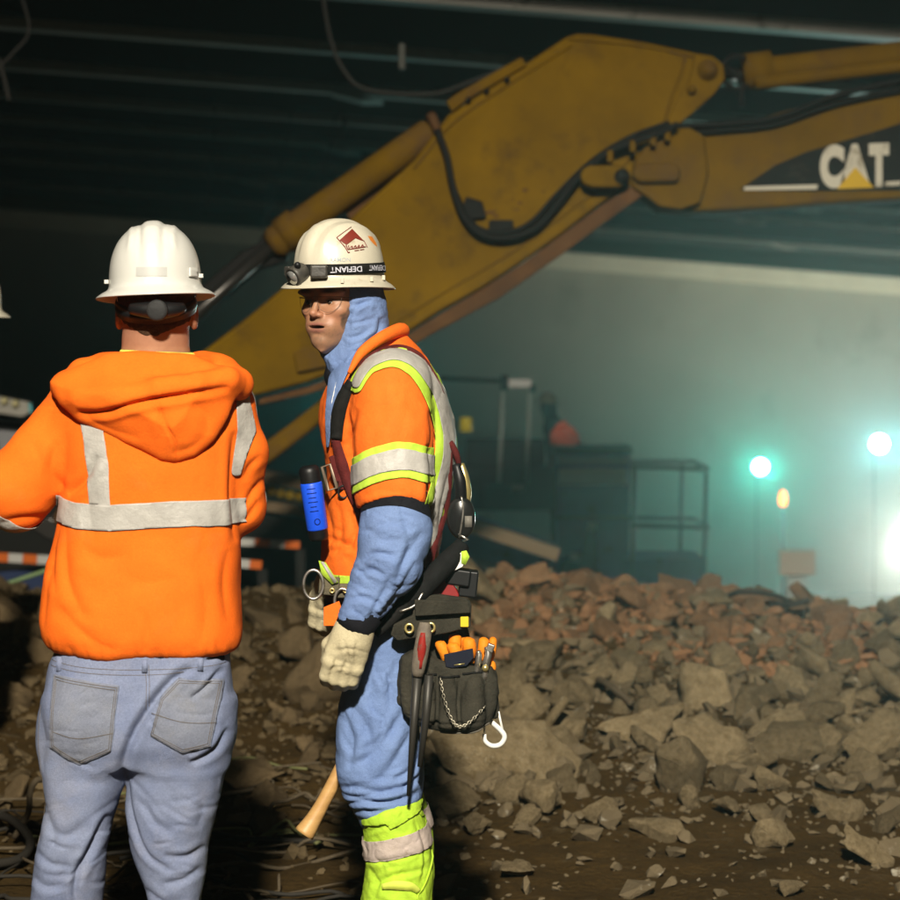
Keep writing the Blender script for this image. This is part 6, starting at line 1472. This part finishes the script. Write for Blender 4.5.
mk('case_badge', *box((468, 518, -43), (3.5, 5.5, .8)), mat('grey_badge', (.16, .15, .13), .5), ly, F2)
mk('reel_bracket', *tube(np.array([(458, 530, -42), (468, 536, -42), (461, 538, -42)]), 1.3, 6), M_steel, ly, F2)
mk('reel_strap', *tube(smoothpath([(450, 440, -40), (456, 452, -38), (459, 464, -34)], 8), [3, 3.5, 2.5], 8), M_maroon, ly, F2)
# wooden handle behind the leg
ha = empty('hammer', tuple(F2([[345, 770, 10]])[0]), 'hammer hung behind the leg, its pale wooden handle pointing down to the left', 'hammer')
hs = smoothpath([(366, 700, 14), (352, 745, 12), (338, 775, 8), (322, 805, 4), (312, 822, 2), (304, 834, 0)], 30)
mk('handle', *tube(hs, [5, 6, 7, 7, 8.2, 10.5], 16), M_wood, ha, F2)
mk('head', *tube(np.array([(346, 690, 16), (360, 696, 15), (366, 698, 14), (384, 704, 13)]), [9, 9, 7, 6], 14), M_steel, ha, F2)
# ------------------------------------------------------------------ third worker, almost wholly outside the left edge
F3 = Frame(8.0)
p3 = empty('person', tuple(F3([[-36, 770, 0]])[0]), 'person in dark clothes at the left edge, mostly out of view', 'person')
def body3(p):
    f = chain(p, [(-38, 400, 0, 26), (-38, 450, 0, 31), (-37, 520, 0, 29)], 10)
    f = smin(f, chain(p, [(-36, 370, 0, 13), (-34, 345, 0, 15)], 5), 8); f = smin(f, ell(p, (-33, 318, 0), (24, 30, 20)), 5); f = smin(f, ell(p, (-24, 336, 0), (16, 14, 14)), 4)
    f = smin(f, cone(p, (-8.5, 325, 0), (-6, 333, 0), 2, 3), 2)
    for w_ in (-1, 1):
        f = smin(f, chain(p, [(-38, 400, w_*44, 15), (-42, 450, w_*52, 13), (-24, 490, w_*40, 10)], 5), 8); f = smin(f, chain(p, [(-38, 530, w_*18, 24), (-36, 640, w_*20, 17), (-38, 748, w_*20, 12)], 8), 8)
    return f
B3 = surf(body3, (-80, 280, -75), (12, 765, 75), 3); mk('body', B3.P, B3.Q, M_skin, p3, F3)
C3 = patch(B3, [B3.P[:, 1]-366], 2.5); mk('dark_overalls', *C3, M_dark, p3, F3, solid=.004)
hard_hat('hard_hat', p3, F3, (-34, 314, 0), 281, -90, 0, 0, M_white2)
boot(p3, F3, (-38, -20, 770), 0, 281); boot(p3, F3, (-36, 20, 770), 0, 281)
